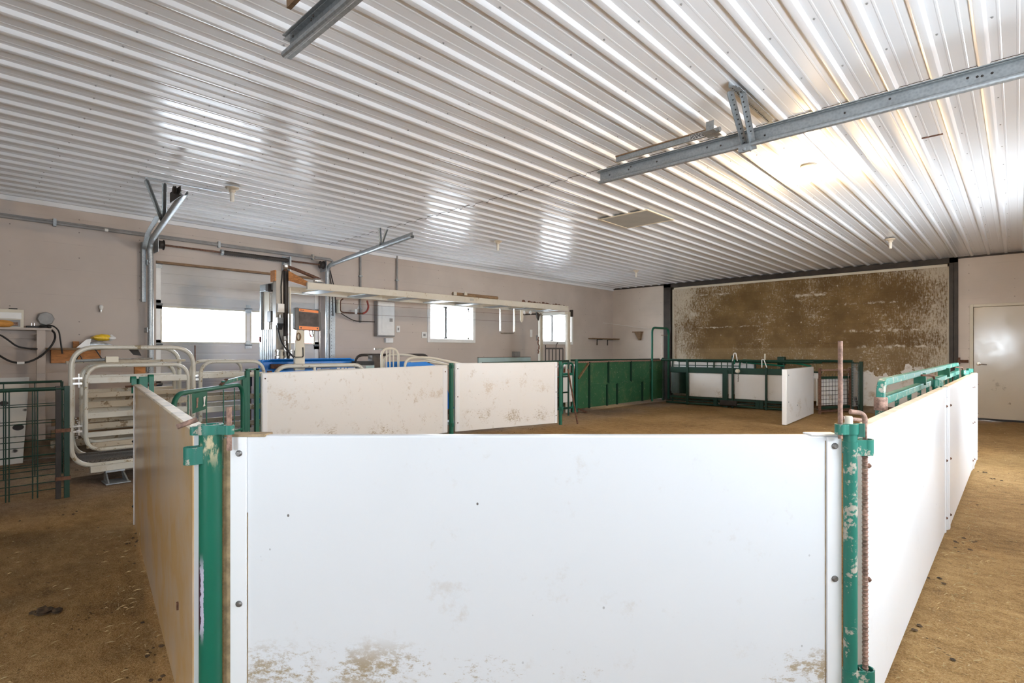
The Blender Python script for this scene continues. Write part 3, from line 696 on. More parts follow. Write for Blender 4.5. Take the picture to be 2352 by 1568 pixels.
# far row, facing the photographer across the pen
MA, MBp, MC, MD = V(-5.985, 2.42, 0), V(-6.145, 5.17, 0), V(-6.125, 5.30, 0), V(-5.635, 7.13, 0)
t = white_panel('stained white panel across the pen, in front of the blue crush', MA, MBp, .03, (.985, 1.020), M['panel_warm'], strips=(.05, .09), bolts=(.93,), side=-1, bcol='rust_brown')
MB().slab(MA, MBp, (.984, 1.019), (.993, 1.028), -.003, .034).build('top_cap', M['panel_warm'], t, bevel=.003)
t = white_panel('stained white panel across the pen, below the sliding window', MC, MD, .03, 1.045, M['panel_warm'], strips=(.06, .05), bolts=(.97, .55, .16), side=-1, bcol='rust_brown')
MB().slab(MC, MD, 1.043, 1.052, -.003, .034).build('top_cap', M['panel_warm'], t, bevel=.003)
# stub panel standing out from the back race
WA, WB = V(-2.80, 9.66, 0), V(-2.93, 11.80, 0)
t = white_panel('white stub panel standing end-on against the dark green race', WA, WB, .01, .930, M['panel_far'], thick=.075, strips=(.0, .0), bolts=(), side=-1)
for s_, z_ in ((.12, .83), (.12, .38), (.75, .28)):
    MB().dome(along(WA, WB, s_, 0, z_), V(1, .06, 0), .012, .008, 8).build('bolt', M['galv'], t)
MB().slab(along(WA, WB, -.012), along(WA, WB, .0), .01, .93, .004, .071).build('end_face', M['panel_clean'], t, bevel=.003)

# ---- posts
def ring(b, c, r, z0, z1, t=.004, n=20):
    b.lathe((c[0], c[1], 0), [(r, z0), (r, z1), (r - t, z1), (r - t, z0)], n, loop=True); return b
def eye(b, c, ang, reach, r, z0, z1):
    """flat strap bent round a pin next to a post at c"""
    dx, dy = math.cos(ang), math.sin(ang); q = V(c[0], c[1], 0) + V(dx, dy, 0) * reach
    ring(b, q, r, z0, z1)
    for sgn in (1, -1):
        o_ = V(-dy, dx, 0) * sgn * r * .8
        b.slab(V(c[0], c[1], 0) + o_*.9, q + o_, z0, z1, -.002, .002)
    return q
def camdir(px, d): return cam((px - CX)/F*d, d)
LP = camdir(484, 1.60)
t = thing('gate_post', 'thick worn green pipe post nearest the camera, at the tan panel', 'post', LP, 'green pen posts')
n = NT('post_green_scraped', .38); a_ = n.noise(11, 8, .7); zz = n.xyz[2]
c = n.mix(n.noise(3, 3), (.003,.105,.062), (.006,.150,.09)); c = n.mix(n.step(a_, .655, .70), c, (.50,.42,.32))
c = n.mix(n.mul(n.step(zz, .86, .95), n.step(n.noise(28, 6, .7, n.stretch(1,1,.35)), .50, .60)), c, (.50,.42,.26))
uu_ = n.math('ADD', n.mul(n.math('ADD', n.xyz[0], 1.745), .73), n.mul(n.math('SUBTRACT', n.xyz[1], .558), .683))
pat = n.mul(n.step(n.math('ABSOLUTE', n.math('SUBTRACT', zz, .50)), .07, .14, 1, 0), n.step(n.math('ADD', n.math('MULTIPLY', uu_, -62), n.noise(30, 5, .7)), .66, .80))
c = n.mix(pat, c, n.mix(n.step(n.math('ADD', n.noise(45, 4), n.math('MULTIPLY', uu_, 30)), -.02, .10), (.04,.02,.035), (.52,.49,.60)))
n.set('Base Color', c); n.bump(a_, .2, .003); M['green_scraped'] = n.m
b = MB(); b.lathe((LP.x, LP.y, 0), [(.031, 0), (.031, 1.000), (.0275, 1.000), (.0275, .94)], 28); b.build('pipe', M['green_scraped'], t, ang=50)
rt, fw = V(K, S, 0), V(-S, K, 0)          # across and away from the photographer
b = MB(); ring(b, LP, .0345, .978, 1.006, .004, 28); q1 = eye(b, LP, math.atan2(S, K) - .15, .060, .014, .978, 1.004); q2 = eye(b, LP, math.atan2(S, K) + math.pi + .25, .042, .013, .976, 1.0); b.build('collar', M['green_worn_lit'], t, ang=50)
b = MB(); q3 = eye(b, LP, math.atan2(S, K) + math.pi + .75, .050, .021, .895, .945); b.build('bracket', M['green_worn_lit'], t, ang=50)
b = MB(); q5 = eye(b, LP, math.atan2(S, K) + math.pi + .75, .050, .021, .12, .17); b.build('bracket', M['green_worn_lit'], t, ang=50)
t2_ = thing('hinge_pin', 'short rusty pin standing in the collar of the thick green post', 'pin', V(q1.x, q1.y, 0), 'rusty rod pins')
b = MB(); b.tube([V(q1.x, q1.y, .93), V(q1.x, q1.y, 1.058)], .0075, 12); b.build('rod', M['rust'], t2_)
t2_ = thing('hinge_pin', 'rusty peg lying on top of the tan panel beside the thick post', 'pin', V(q2.x, q2.y, 0), 'rusty rod pins')
b = MB(); e_ = LP + rt*-.082 + fw*-.03; b.tube([V(e_.x, e_.y, 1.002), V((LP + rt*-.040).x, (LP + rt*-.040).y, 1.020)], .0075, 12); b.build('rod', M['rust'], t2_)
RPs = camdir(1953, 1.60)
t = thing('gate_post', 'slim worn green pipe post at the corner of the passage', 'post', RPs, 'green pen posts')
b = MB(); b.lathe((RPs.x, RPs.y, 0), [(.0185, 0), (.0185, 1.008), (.015, 1.008), (.015, .95)], 24); b.build('pipe', M['green_worn_lit'], t, ang=50)
b = MB(); q1 = eye(b, RPs, math.atan2(S, K) + math.pi + .25, .036, .015, .978, 1.008); ring(b, RPs, .022, .978, 1.008); b.box((RPs.x + .012, RPs.y + .004, .97), (RPs.x + .035, RPs.y + .010, 1.01)); b.build('collar', M['green_worn_lit'], t, ang=50)
b = MB(); q2 = eye(b, RPs, math.atan2(S, K) + .05, .047, .021, .915, .962); ring(b, RPs, .021, .92, .955); b.build('bracket', M['green_worn_lit'], t, ang=50)
b = MB(); q3 = eye(b, RPs, math.atan2(S, K) - .05, .047, .021, .23, .285); ring(b, RPs, .021, .235, .28); b.build('bracket', M['green_worn_lit'], t, ang=50)
MB().lathe((RPs.x - .004, RPs.y, 0), [(.011, .99), (.011, 1.025), (.009, 1.03)], 14).build('stub_pipe', M['cream'], t)
t3 = thing('locking_rod', 'tall straight rusty rod standing up beside the corner post', 'rod', V(q1.x, q1.y, 0), 'rusty rod pins')
MB().tube([V(q1.x, q1.y, .965), V(q1.x, q1.y, 1.252)], .0065, 12).build('rod', M['rust'], t3)
t3 = thing('locking_rod', 'long bent reinforcing rod hooked at the top, hanging down the corner post', 'rod', V(q2.x, q2.y, 0), 'rusty rod pins')
top = V(q2.x, q2.y, 1.035) - rt * .002
pth = fillet([V(*(top - rt*.044).xy, 1.043), V(*top.xy, 1.038), V(*top.xy, .95)], .022, 6) + [V(*(q3 - rt*.004).xy, .20)]
b = MB(); b.tube(pth, .0072, 12)
L_ = .0
for i in range(58):
    z_ = .945 - i*.0122
    f_ = (.95 - z_) / .75; c_ = top.lerp(q3 - rt*.004, f_)
    b.lathe((c_.x, c_.y, 0), [(.0072, z_ - .003), (.0086, z_ - .001), (.0086, z_ + .001), (.0072, z_ + .003)], 10)
b.build('ribbed_rod', M['rust'], t3, ang=60)
t3 = thing('hinge_pin', 'small rusty pin lying behind the corner post on the white panel', 'pin', V(-.40, 2.0, 0), 'rusty rod pins')
MB().tube([V(-.405, 1.96, 1.012), V(-.365, 2.04, 1.0)], .006, 8).build('rod', M['rust'], t3)
def far_post(label, P, zt, r=.03, pin=None, brz=()):
    t = thing('gate_post', label, 'post', (P[0], P[1], 0), 'green pen posts')
    MB().lathe((P[0], P[1], 0), [(r, 0), (r, zt), (r*.85, zt), (r*.85, zt - .05)], 18).build('pipe', M['green'], t, ang=50)
    for z_ in brz:
        b = MB(); ring(b, P, r + .004, z_, z_ + .05); eye(b, P, -.4, r + .030, .02, z_, z_ + .05); b.build('bracket', M['green'], t, ang=50)
    return t
far_post('green post between the two stained white panels', (-6.135, 5.235), 1.055, .034, brz=(.98, .12))
t = far_post('green post ending the stained white panels, by the small gate', (-5.615, 7.19), 1.06, .028, brz=(.95, .25))
t = thing('gate_post', 'bright green double post between the arched gate and the stained panel', 'post', (-5.99, 2.37, 0), 'green pen posts')
for dx, dy in ((0, 0), (-.035, -.085)): MB().bar(V(-6.0 + dx, 2.375 + dy, 0), V(-6.0 + dx, 2.375 + dy, 1.045 - .02*(dy < 0)), .042, .05, (1, 0, 0)).build('square_tube', M['green'], t, bevel=.004)
b = MB(); b.box((-6.045, 2.27, 1.025), (-5.975, 2.405, 1.04)); b.build('cap_plate', M['green'], t)
t = thing('latch_bracket', 'green latch bracket on top of the tan panel end', 'latch', (-4.53, .99, 0))
b = MB(); b.lathe((-4.56, 1.0, 0), [(.026, 0), (.026, 1.03)], 16); b.build('post_pipe', M['green'], t)
for x_, y_, h_ in ((-4.53, .955, 1.045), (-4.53, 1.06, 1.055)):
    MB().sweep(fillet([V(x_, y_, .93), V(x_, y_, h_), V(x_ - .06, y_ + .004, h_), V(x_ - .06, y_ + .004, 1.0)], .02, 4), rect(.006, .03), (0, 1, 0)).build('hook', M['green'], t)
MB().box((-4.535, .985, .93), (-4.52, 1.035, 1.045)).build('latch_plate', M['green'], t)
b = MB(); b.tube([V(-4.50, .90, .98), V(-4.56, 1.10, .985)], .007, 8); b.build('latch_pin', M['rust_brown'], t)
# arched gate closing the pen's corner
GA, GB = V(-4.66, 1.10, 0), V(-5.93, 2.215, 0)
gl_ = (GB - GA).length
def G(s, z, n=0.0): return along(GA, GB, s, n, z)
t = thing('arched_gate', 'green arched tube gate with a square plate, at the pen corner', 'gate', (GA + GB)/2)
b = MB(); b.sweep(fillet([G(.28, .08), G(.28, .885), G(gl_ - .03, .885), G(gl_ - .03, .08)], .16, 8), [(x*1.0, y) for x, y in circ(.020, 12)], (1, 1, 0)); b.build('arch_frame', M['green'], t)
for zz in (.12, .42): MB().tube([G(.28, zz), G(gl_ - .03, zz)], .014, 10).build('cross_rail', M['green'], t)
for s_ in (.52, .85, 1.2, 1.45): MB().tube([G(s_, .12), G(s_, .86)], .005, 6).build('infill_bar', M['green'], t)
pl = MB().plate([G(.56, .865, -.012), G(.83, .875, -.012), G(.825, .715, -.012), G(.565, .70, -.012)], (nn_ * -1), .006).build('plate', M['green'], t)
for s_ in (.64, .77):
    MB().plate([G(s_ - .012, .825, -.016), G(s_ + .03, .83, -.016), G(s_ + .012, .765, -.016), G(s_ + .02, .745, -.016), G(s_ - .02, .74, -.016), G(s_ - .004, .765, -.016)], nn_, .003).build('rust_mark', M['rust'] if s_ < .7 else M['panel_warm'], pl)
MB().sweep([G(1.18, .925), G(gl_ + .0, .955)], rect(.03, .035)).build('latch_bar', M['green_worn_lit'], t, bevel=.004)
MB().bar(G(1.13, .905), G(1.27, .955), .03, .012).build('bent_tab', M['rust_brown'], t)
MB().bar(G(gl_ + .015, .05), G(gl_ + .015, .95), .05, .04, (1, 0, 0)).build('hinge_stile', M['green'], t, bevel=.004)

# green bar gate lying inside the right-hand row
gx = -.50
t = thing('bar_gate', 'worn green arched bar standing just above the passage-side panels', 'gate', (gx, 5.5, 0))
B0 = onx(2023, 925, gx); B1 = onx(2198, 838, gx)
ya, yb = B0.y, B1.y
b = MB(); b.sweep(fillet([V(gx, ya, .90), V(gx, ya, 1.068), V(gx, yb, 1.083), V(gx, yb, .95)], .14, 8), rect(.036, .036), (1, 0, 0)); b.build('arch_frame', M['green_worn_lit'], t, bevel=.004)
MB().lathe((gx, ya, 0), [(.030, .930), (.030, .990), (.027, .995)], 18).build('sleeve', M['rust'], t)
MB().lathe((gx, ya, 0), [(.024, .02), (.024, .93)], 16).build('leg', M['green_worn_lit'], t)
MB().bar(V(gx, yb, .02), V(gx, yb, .96), .036, .036, (1, 0, 0)).build('leg', M['green_worn_lit'], t)
MB().bar(V(gx, ya + .03, .978), V(gx, yb - .02, .992), .05, .04).build('lower_rail', M['green_worn_lit'], t, bevel=.005)
for px_ in (2113, 2168):
    q = onx(px_, 870, gx); MB().bar(V(gx, q.y, .99), V(gx, q.y, 1.072), .03, .07 if px_ < 2150 else .09, (1, 0, 0)).build('upright', M['green'], t, bevel=.003)
for i in range(9):
    yy = ya + .5 + i*(yb - ya - .8)/8
    MB().bar(V(gx, yy, .03), V(gx, yy, .97), .02, .02, (1, 0, 0)).build('infill_bar', M['green_worn_lit'], t)
MB().bar(V(gx, ya + .03, .12), V(gx, yb - .02, .12), .04, .03).build('lower_rail', M['green_worn_lit'], t)
# brackets joining the row
for i, (yy, px_) in enumerate(((4.628, 0), (7.228, 0), (7.99, 0))):
    lab = ('green post and strap joining the first and second passage panels', 'green post and strap joining the second and short passage panels', 'green post closing the far end of the passage panels')[i]
    t = thing('gate_post', lab, 'post', (x0 - .035, yy, 0), 'green pen posts')
    MB().lathe((x0 - .055, yy, 0), [(.018, 0), (.018, 1.035), (.015, 1.035), (.015, 1.0)], 14).build('pipe', M['green'], t)
    b = MB(); ring(b, (x0 - .055, yy), .023, .985, 1.03); b.slab((x0 - .055, yy - .05), (x0 - .02, yy + .05), .99, 1.03, -.004, .004); b.build('bracket', M['green_worn_lit'], t)
    if i < 2:
        tt = thing('hinge_pin', ('thin rusty crank pin over the first joint of the passage panels', 'thin rusty crank pin over the second joint of the passage panels')[i], 'pin', (x0 + .03, yy, 0), 'rusty rod pins')
        MB().tube(fillet([V(x0 - .115, yy - .15, 1.065), V(x0 - .062, yy, 1.06), V(x0 - .062, yy, .99)], .03, 4), .007, 8).build('rod', M['rust_brown'], tt)
t = thing('latch_bracket', 'rusty latch bolt on the wall beside the cream door', 'latch', (-.70, YB - .03, 0))
b = MB(); b.bar(V(-.80, YB - .12, 1.05), V(-.66, YB - .02, 1.05), .02, .05); b.bar(V(-.78, YB - .11, 1.0), V(-.78, YB - .11, 1.12), .03, .03, (1,0,0)); b.build('bolt_plate', M['rust_brown'], t)
# ------------------------------------------------------------------ aluminium drafting race (two parallel sides along Y)
RX0, RX1 = -6.32, -6.92
def yx(px, x): return onx(px, 800, x).y
def arch(b, x, y0, y1, z0, z1, r, rad, bottom=True, n=8):
    """rounded tube frame in the plane x; closed at the bottom when asked"""
    if bottom:
        pts = [V(x, (y0+y1)/2, z1), V(x, y1, z1), V(x, y1, z0), V(x, y0, z0), V(x, y0, z1), V(x, (y0+y1)/2 - .001, z1)]
        pts = fillet(pts, rad, n)[:-1]; b.sweep(pts, circ(r, 10, r), (1, 0, 0), closed=True)
    else:
        b.sweep(fillet([V(x, y0, z0), V(x, y0, z1), V(x, y1, z1), V(x, y1, z0)], rad, n), circ(r, 10), (1, 0, 0))
    return b
def race_gate(label, x, y0, y1, z0, z1, rails, lip=0, group='aluminium race gates'):
    t = thing('race_gate', label, 'gate', (x, (y0+y1)/2, z0), group)
    arch(MB(), x, y0, y1, z0, z1, .019, .15).build('tube_frame', M['alloy'], t)
    for i, (zr, hh, mm) in enumerate(rails):
        MB().box((x - .012, y0 + .005, zr - hh/2), (x + .012, y1 - .005, zr + hh/2)).build('rail', M[mm], t, bevel=.006)
    return t
RAILS = [(.955, .062, 'alloy'), (.815, .050, 'alloy_dirty'), (.725, .062, 'alloy_dirty'), (.625, .058, 'alloy'), (.525, .055, 'alloy_dirty'), (.445, .05, 'alloy'), (.345, .05, 'alloy_dirty')]
ya0, ya1 = yx(197, RX0), yx(432, RX0)
race_gate('aluminium slatted race gate beside the rubber mat, nearer side', RX0 - .005, ya0, ya1, .30, 1.092, RAILS)
ra0, ra1 = yx(187, RX1), yx(400, RX1)
race_gate('aluminium slatted race gate beside the rubber mat, wall side', RX1 + .005, ra0, ra1, .30, 1.092, RAILS)
def tall_frame(label, x, y0, y1, z1, z0=.16):
    t = thing('race_hoop', label, 'race hoop', (x, (y0+y1)/2, 0), 'aluminium race frames')
    arch(MB(), x, y0, y1, z0, z1, .021, .20).build('tube_frame', M['alloy'], t)
    return t
yo0, yo1 = yx(163, RX0), yx(444.5, RX0)
t = tall_frame('tall aluminium hoop of the weigh race on its nearer side', RX0, yo0, yo1, 1.265)
for z_ in (.48, .92):
    b = MB(); b.box((RX0 - .02, yo0 + .01, z_), (RX0 + .02, ya0 - .028, z_ + .018)).box((RX0 - .02, yo0 + .01, z_ + .05), (RX0 + .02, ya0 - .028, z_ + .066)); b.tube([V(RX0, ya0 - .05, z_ - .03), V(RX0, ya0 - .05, z_ + .10)], .009, 8); b.build('hinge', M['chain'], t)
MB().tube([V(RX0 - .02, yo1 + .02, 1.10), V(RX0 - .02, yo1 + .02, 1.29)], .006, 6).build('latch_rod', M['rust_brown'], t)
b = MB(); b.bar(V(RX0, yo1 + .01, .93), V(RX0, yo1 + .045, .93), .03, .02); b.bar(V(RX0, yo1 + .01, .965), V(RX0, yo1 + .045, .97), .03, .015); b.build('coupling', M['chain'], t)
ch = MB(); rr = random.Random(11)
for i in range(11):
    ch.lathe((RX0 - .01 + rr.uniform(-.01, .01), yo0 + .043 + rr.uniform(-.01, .01), .42 + i*.018), [(.006, 0), (.012, .004), (.012, .010), (.006, .014)], 8)
ch.build('chain', M['chain'], t)
t = tall_frame('tall aluminium hoop of the weigh race on its wall side', RX1, yx(166, RX1), yx(412, RX1), 1.265)
cl = thing('gate_cylinder', 'thin pneumatic cylinder lying along the top of the weigh race', 'cylinder', (-6.6, 1.2, 1.13))
b = MB(); b.tube([V(-6.50, yo0 + .05, 1.135), V(-6.45, ya0 + .25, 1.15)], .014, 10); b.build('barrel', M['galv'], cl)
MB().tube([V(-6.45, ya0 + .25, 1.15), V(-6.42, ya0 + .55, 1.155)], .007, 8).build('piston_rod', M['chain'], cl)
MB().box((-6.47, ya0 + .17, 1.12), (-6.42, ya0 + .27, 1.175)).build('clevis', M['cream'], cl)
b = MB(); b.tube(fillet([V(-6.5, yo0 + .06, 1.14), V(-6.5, yo0 + .12, 1.27), V(-6.5, yo0 + .20, 1.26), V(-6.48, ya0 + .15, 1.15)], .07, 6), .005, 6); b.tube(fillet([V(-6.5, yo0 + .04, 1.16), V(-6.52, yo0 + .09, 1.20), V(-6.5, yo0 + .12, 1.12)], .03, 5), .004, 6); b.build('air_hose', M['black'], cl)
b = MB(); b.sweep([V(-6.6, yo0, 1.12), V(-6.6, yo1, 1.13)], rect(.03, .025)); b.build('support_bar', M['alloy_dirty'], cl)
MB().plate([V(-6.75, ya0 + .40, 1.27), V(-6.75, ya0 + .49, 1.27), V(-6.75, ya0 + .53, 1.18), V(-6.75, ya0 + .46, 1.19)], (1, 0, 0), .01).build('flag', M['black'], cl)
for i, x in enumerate((RX0, RX1)):
    y0_, y1_ = (yx(462, RX0), 2.59) if i == 0 else (yx(438, RX1), yx(555, RX1))
    race_gate(('aluminium slatted race gate just before the blue crush, nearer side', 'aluminium slatted race gate just before the blue crush, wall side')[i], x - .02*(i == 0), y0_, y1_, .28, 1.115, [(.965, .055, 'alloy'), (.72, .055, 'alloy_dirty'), (.60, .06, 'alloy'), (.42, .055, 'alloy_dirty'), (.34, .05, 'alloy')])
for i, x in enumerate((RX0, RX1)):
    t = thing('race_post', ('dark race upright behind the arched green gate, nearer side', 'dark race upright behind the arched green gate, wall side')[i], 'post', (x, 2.66, 0), 'dark race uprights')
    MB().bar(V(x, 2.645, 0), V(x, 2.645, 1.0), .04, .05, (1, 0, 0)).build('upright', M['rust_brown'], t); MB().bar(V(x + .035, 2.645, .80), V(x + .035, 2.645, .92), .04, .03, (1,0,0)).build('latch_block', M['steel_dark'], t)
# platform of the weigh race
t = thing('weigh_platform', 'gritty rubber mat on the aluminium weigh platform', 'platform', (-6.6, 1.5, 0))
b = MB(); b.box((-6.893, .92, .165), (-6.347, 2.0, .20)); b.build('deck', M['mat'], t, bevel=.004)
MB().bar(V(-6.27, .98, .13), V(-6.27, 2.0, .13), .05, .06).build('load_bar', M['alloy'], t, bevel=.004)
MB().bar(V(-6.86, .98, .13), V(-6.86, 2.0, .13), .05, .06).build('load_bar', M['alloy'], t, bevel=.004)
def foot(y):
    b = MB()
    b.plate([V(-6.10, y, 0), V(-6.25, y, .10), V(-6.31, y, .10), V(-6.31, y, 0)], (0, 1, 0), .012)
    b.plate([V(-6.10, y + .15, 0), V(-6.25, y + .13, .10), V(-6.31, y + .13, .10), V(-6.31, y + .15, 0)], (0, 1, 0), .012)
    b.box((-6.31, y, .09), (-6.22, y + .15, .105)).box((-6.31, y - .02, 0), (-6.09, y + .17, .008)); return b
for y in (1.09, 1.72): foot(y).build('foot', M['galv'], t)

# ------------------------------------------------------------------ green wire hurdles at the left
def wire_hurdle(label, x, y0, y1, z0, z1, cols, rows, rail=.016, post=None):
    t = thing('wire_hurdle', label, 'hurdle', (x, (y0+y1)/2, 0), 'green wire hurdles')
    MB().tube([V(x, y0, z1), V(x, y1, z1)], rail, 10).build('top_rail', M['green_dark_shaded'], t)
    for y_ in ((y0, y1) if not post else (y0,)): MB().tube([V(x, y_, z0), V(x, y_, z1)], .012, 8).build('end_bar', M['green_dark_shaded'], t)
    b = MB()
    for y_ in cols: b.tube([V(x, y_, z0), V(x, y_, z1 + .0)], .0045, 6)
    for z_ in rows: b.tube([V(x + .006, y0, z_), V(x + .006, y1, z_ + .0)], .0038, 6)
    b.build('wire_mesh', M['green_dark_shaded'], t)
    if post:
        for dy in (0, .055): MB().bar(V(x, y1 - .04 + dy, 0), V(x, y1 - .04 + dy, z1 + .02), .035, .028, (1, 0, 0)).build('end_post', M['steel_dark'] if dy == 0 else M['green_dark_shaded'], t)
        for z_ in (.15, .55): MB().box((x - .02, y1 - .06, z_), (x + .02, y1 + .04, z_ + .03)).build('hinge', M['rust_brown'], t)
    return t
yh = onx(148, 1140, -5.83).y
wire_hurdle('dark green wire hurdle with a heavy end post, nearest the camera', -5.83, -.9, yh, .03, .915, [yh - .17, yh - .20, yh - .34, yh - .36, yh - .52, yh - .72, yh - .92, yh - 1.12], [.09, .15, .21, .29, .38, .50, .64, .78], post=True)
yh2 = onx(142, 1090, -6.9).y
wire_hurdle('thin green wire hurdle behind the nearer one', -6.9, -.9, yh2, .02, .93, [yh2 - .2, yh2 - .42, yh2 - .62, yh2 - .9, yh2 - 1.2], [.08, .14, .22, .31, .42, .56, .72], .012)
t = thing('leaning_board', 'white board with black spots leaning on the wall', 'board', (-8.0, .45, .23))
n = NT('spotted_white_board', .5); sp = n.mul(n.step(n.voro(8, n.stretch(1, .7, 1.0)), .24, .30, 1, 0), n.step(n.noise(4.1, 2), .36, .42)); n.set('Base Color', n.mix(sp, (.74,.71,.65), (.03,.02,.015))); M['spotted'] = n.m
b = MB(); yb0, yb1 = -.6, onx(66, 900, -8.0).y
b._add([(-7.98, yb0, .0), (-7.98, yb1 - .05, .0), (-8.16, yb1 + .02, .935), (-8.16, yb0, .94), (-8.0, yb0, .0), (-8.0, yb1 - .05, .0), (-8.18, yb1 + .02, .935), (-8.18, yb0, .94)], [(0,1,2,3),(7,6,5,4),(0,4,5,1),(1,5,6,2),(2,6,7,3),(3,7,4,0)])
b.build('sheet', M['spotted'], t, bevel=.003)

# ------------------------------------------------------------------ shelf and clutter on the left wall
def LW(px, py, off=0.0): return onx(px, py, XL + off)
t = thing('wall_shelf', 'painted plank shelf on an upright, under the strip light', 'shelf', (XL, .4, 1.47))
q0, q1 = LW(0, 755), LW(112, 757)
MB().box((XL + .005, YF + .6, 1.462), (XL + .23, q1.y, 1.487)).build('plank', M['wall_left'], t, bevel=.002)
MB().box((XL + .005, YF + .6, 1.37), (XL + .03, q1.y - .1, 1.462)).build('batten', M['wall_left'], t, bevel=.002)
ys = LW(84, 800, .2).y, LW(104, 800, .2).y
MB().box((XL + .18, ys[0], .23), (XL + .215, ys[1], 1.462)).box((XL + .005, ys[0], 1.35), (XL + .18, ys[1] - .06, 1.42)).build('upright', M['wall_left'], t, bevel=.002)
t = thing('strip_light', 'old cream strip light standing on the plank shelf', 'strip light', (XL + .1, .3, 1.487))
ye = LW(55, 730, .12).y
MB().box((XL + .005, -.9, 1.487), (XL + .12, ye, 1.69)).build('housing', M['cream'], t, bevel=.004)
b = MB(); b.box((XL + .115, -.9, 1.50), (XL + .125, ye - .03, 1.575)); b.build('diffuser', M['grey'], t)
b = MB(); b.box((XL + .115, -.9, 1.585), (XL + .128, ye - .02, 1.655)); b.build('cover_strip', M['white'], t, bevel=.004)
MB().box((XL + .03, ye - .12, 1.69), (XL + .08, ye - .05, 1.705)).build('knob', M['black'], t)
t = thing('orange_bottle', 'orange bottle lying on its side on the plank shelf', 'bottle', (XL + .19, .2, 1.487))
yo = LW(34, 745, .19).y
MB().lathe((XL + .175, yo - .45, 1.527), [(.03, 0), (.039, .02), (.039, .36), (.033, .41), (.016, .44)], 16, 'y').build('body', M['wood_orange'], t); MB().lathe((XL + .175, yo - .01, 1.527), [(.018, 0), (.018, .035)], 12, 'y').build('cap', M['rust'], t)
t = thing('power_plug', 'black mains plug with two pins lying on the plank shelf', 'plug', (XL + .12, .75, 1.487))
yp = LW(73, 754, .12).y
b = MB(); b.box((XL + .09, yp - .05, 1.487), (XL + .15, yp + .06, 1.513)); b.build('plug_body', M['black'], t, bevel=.006)
b = MB(); b.tube([V(XL + .10, yp, 1.51), V(XL + .10, yp, 1.545)], .004, 6); b.tube([V(XL + .14, yp + .02, 1.51), V(XL + .14, yp + .02, 1.545)], .004, 6); b.build('pin', M['chain'], t)
MB().tube(fillet([V(XL + .12, yp + .05, 1.50), V(XL + .2, yp + .16, 1.53), V(XL + .245, yp + .22, 1.47), V(XL + .245, yp + .25, 1.2)], .08, 6), .008, 8).build('flex', M['black'], t)
t = thing('wall_junction_box', 'grey octagonal junction box with a black cable on the taupe wall', 'junction box', (XL, .9, 1.63))  # a junction box, it carries no socket
c0 = LW(104, 732)
MB().lathe((XL + .003, c0.y, c0.z), [(.078, 0), (.078, .045), (.07, .055)], 8, 'x').build('box', M['grey'], t)
MB().box((XL + .003, c0.y - .05, c0.z - .105), (XL + .06, c0.y + .05, c0.z - .07)).build('gland', M['black'], t, bevel=.004)
cab = [LW(104, 744, .04), LW(112, 752, .06), LW(126, 764, .12), LW(127, 778, .24), LW(118, 795, .25), LW(95, 818, .25), LW(70, 830, .25), LW(50, 834, .25), LW(25, 831, .25), LW(-5, 815, .25), LW(-30, 790, .22)]
cb_ = MB().tube(fillet(cab, .5, 5), .0105, 8).build('cable', M['black'], t)
MB().tube([LW(39, 833.5, .25), LW(56, 833, .25)], .015, 10).build('paper_sleeve', M['white'], cb_)
t = thing('hanging_cable', 'black cable drooping from the strip light to the plank shelf upright', 'cable', (XL + .2, .3, 1.2))
MB().tube(fillet([LW(-20, 765, .22), LW(0, 768, .235), LW(18, 780, .235), LW(40, 797, .235), LW(70, 800.5, .235), LW(86, 801, .235)], .5, 5), .009, 8).build('cable', M['black'], t)
t = thing('timber_bracket', 'varnished orange timber ledge fixed to the taupe wall', 'ledge', (XL, 1.2, 1.2))
a, b_ = LW(70, 800).y, LW(240, 800, .12).y
MB().box((XL + .003, a, 1.245), (XL + .16, b_ - .02, 1.268)).build('ledge', M['wood_brown'], t, bevel=.002)
MB().box((XL + .02, LW(117, 810, .05).y, 1.09), (XL + .055, LW(231, 810, .05).y, 1.245)).build('fascia', M['wood'], t, bevel=.002)
t = thing('wood_block', 'small orange block standing on the timber ledge', 'block', (XL + .05, 1.4, 1.268))
MB().box((XL + .02, LW(168, 790, .06).y, 1.268), (XL + .06, LW(182, 790, .06).y, 1.345)).build('block', M['wood'], t, bevel=.002)
t = thing('seed_bag', 'crumpled silver bag lying on the timber ledge', 'bag', (XL + .1, 1.5, 1.268))
def bag(y0, y1, z0, zt, x0, x1, seed):
    b = MB(); r = random.Random(seed); nu, nv = 10, 6
    for side in (0, 1):
        for i in range(nu + 1):
            for j in range(nv + 1):
                u, v = i/nu, j/nv; w_ = math.sin(math.pi*min(max(u, .02), .98))**.5 * math.sin(math.pi*min(max(v, .02), .98))**.5
                zz = z0 + (zt - z0)*(.45 + (.55*w_ if side else -.42*w_)) + r.uniform(-.006, .006)*w_
                b.v.append(V(x0 + (x1-x0)*v, y0 + (y1-y0)*u + .02*(v-.5), zz))
    m = (nu+1)*(nv+1)
    for s_ in (0, 1):
        for i in range(nu):
            for j in range(nv):
                q = s_*m + i*(nv+1) + j; f = (q, q+nv+1, q+nv+2, q+1); b.f.append(f if s_ else f[::-1]); b.mi.append(0)
    ring_ = [i*(nv+1) for i in range(nu+1)] + [nu*(nv+1)+j for j in range(1, nv+1)] + [i*(nv+1)+nv for i in range(nu-1, -1, -1)] + [j for j in range(nv-1, 0, -1)]
    for k in range(len(ring_)): b.f.append((ring_[k], ring_[(k+1) % len(ring_)], m + ring_[(k+1) % len(ring_)], m + ring_[k])); b.mi.append(0)
    return b
M['silver'] = simple('silver_printed_film', (.42,.44,.46), .35, .3, .5, 14)
y0, y1 = LW(186, 790, .12).y, LW(254, 790, .12).y
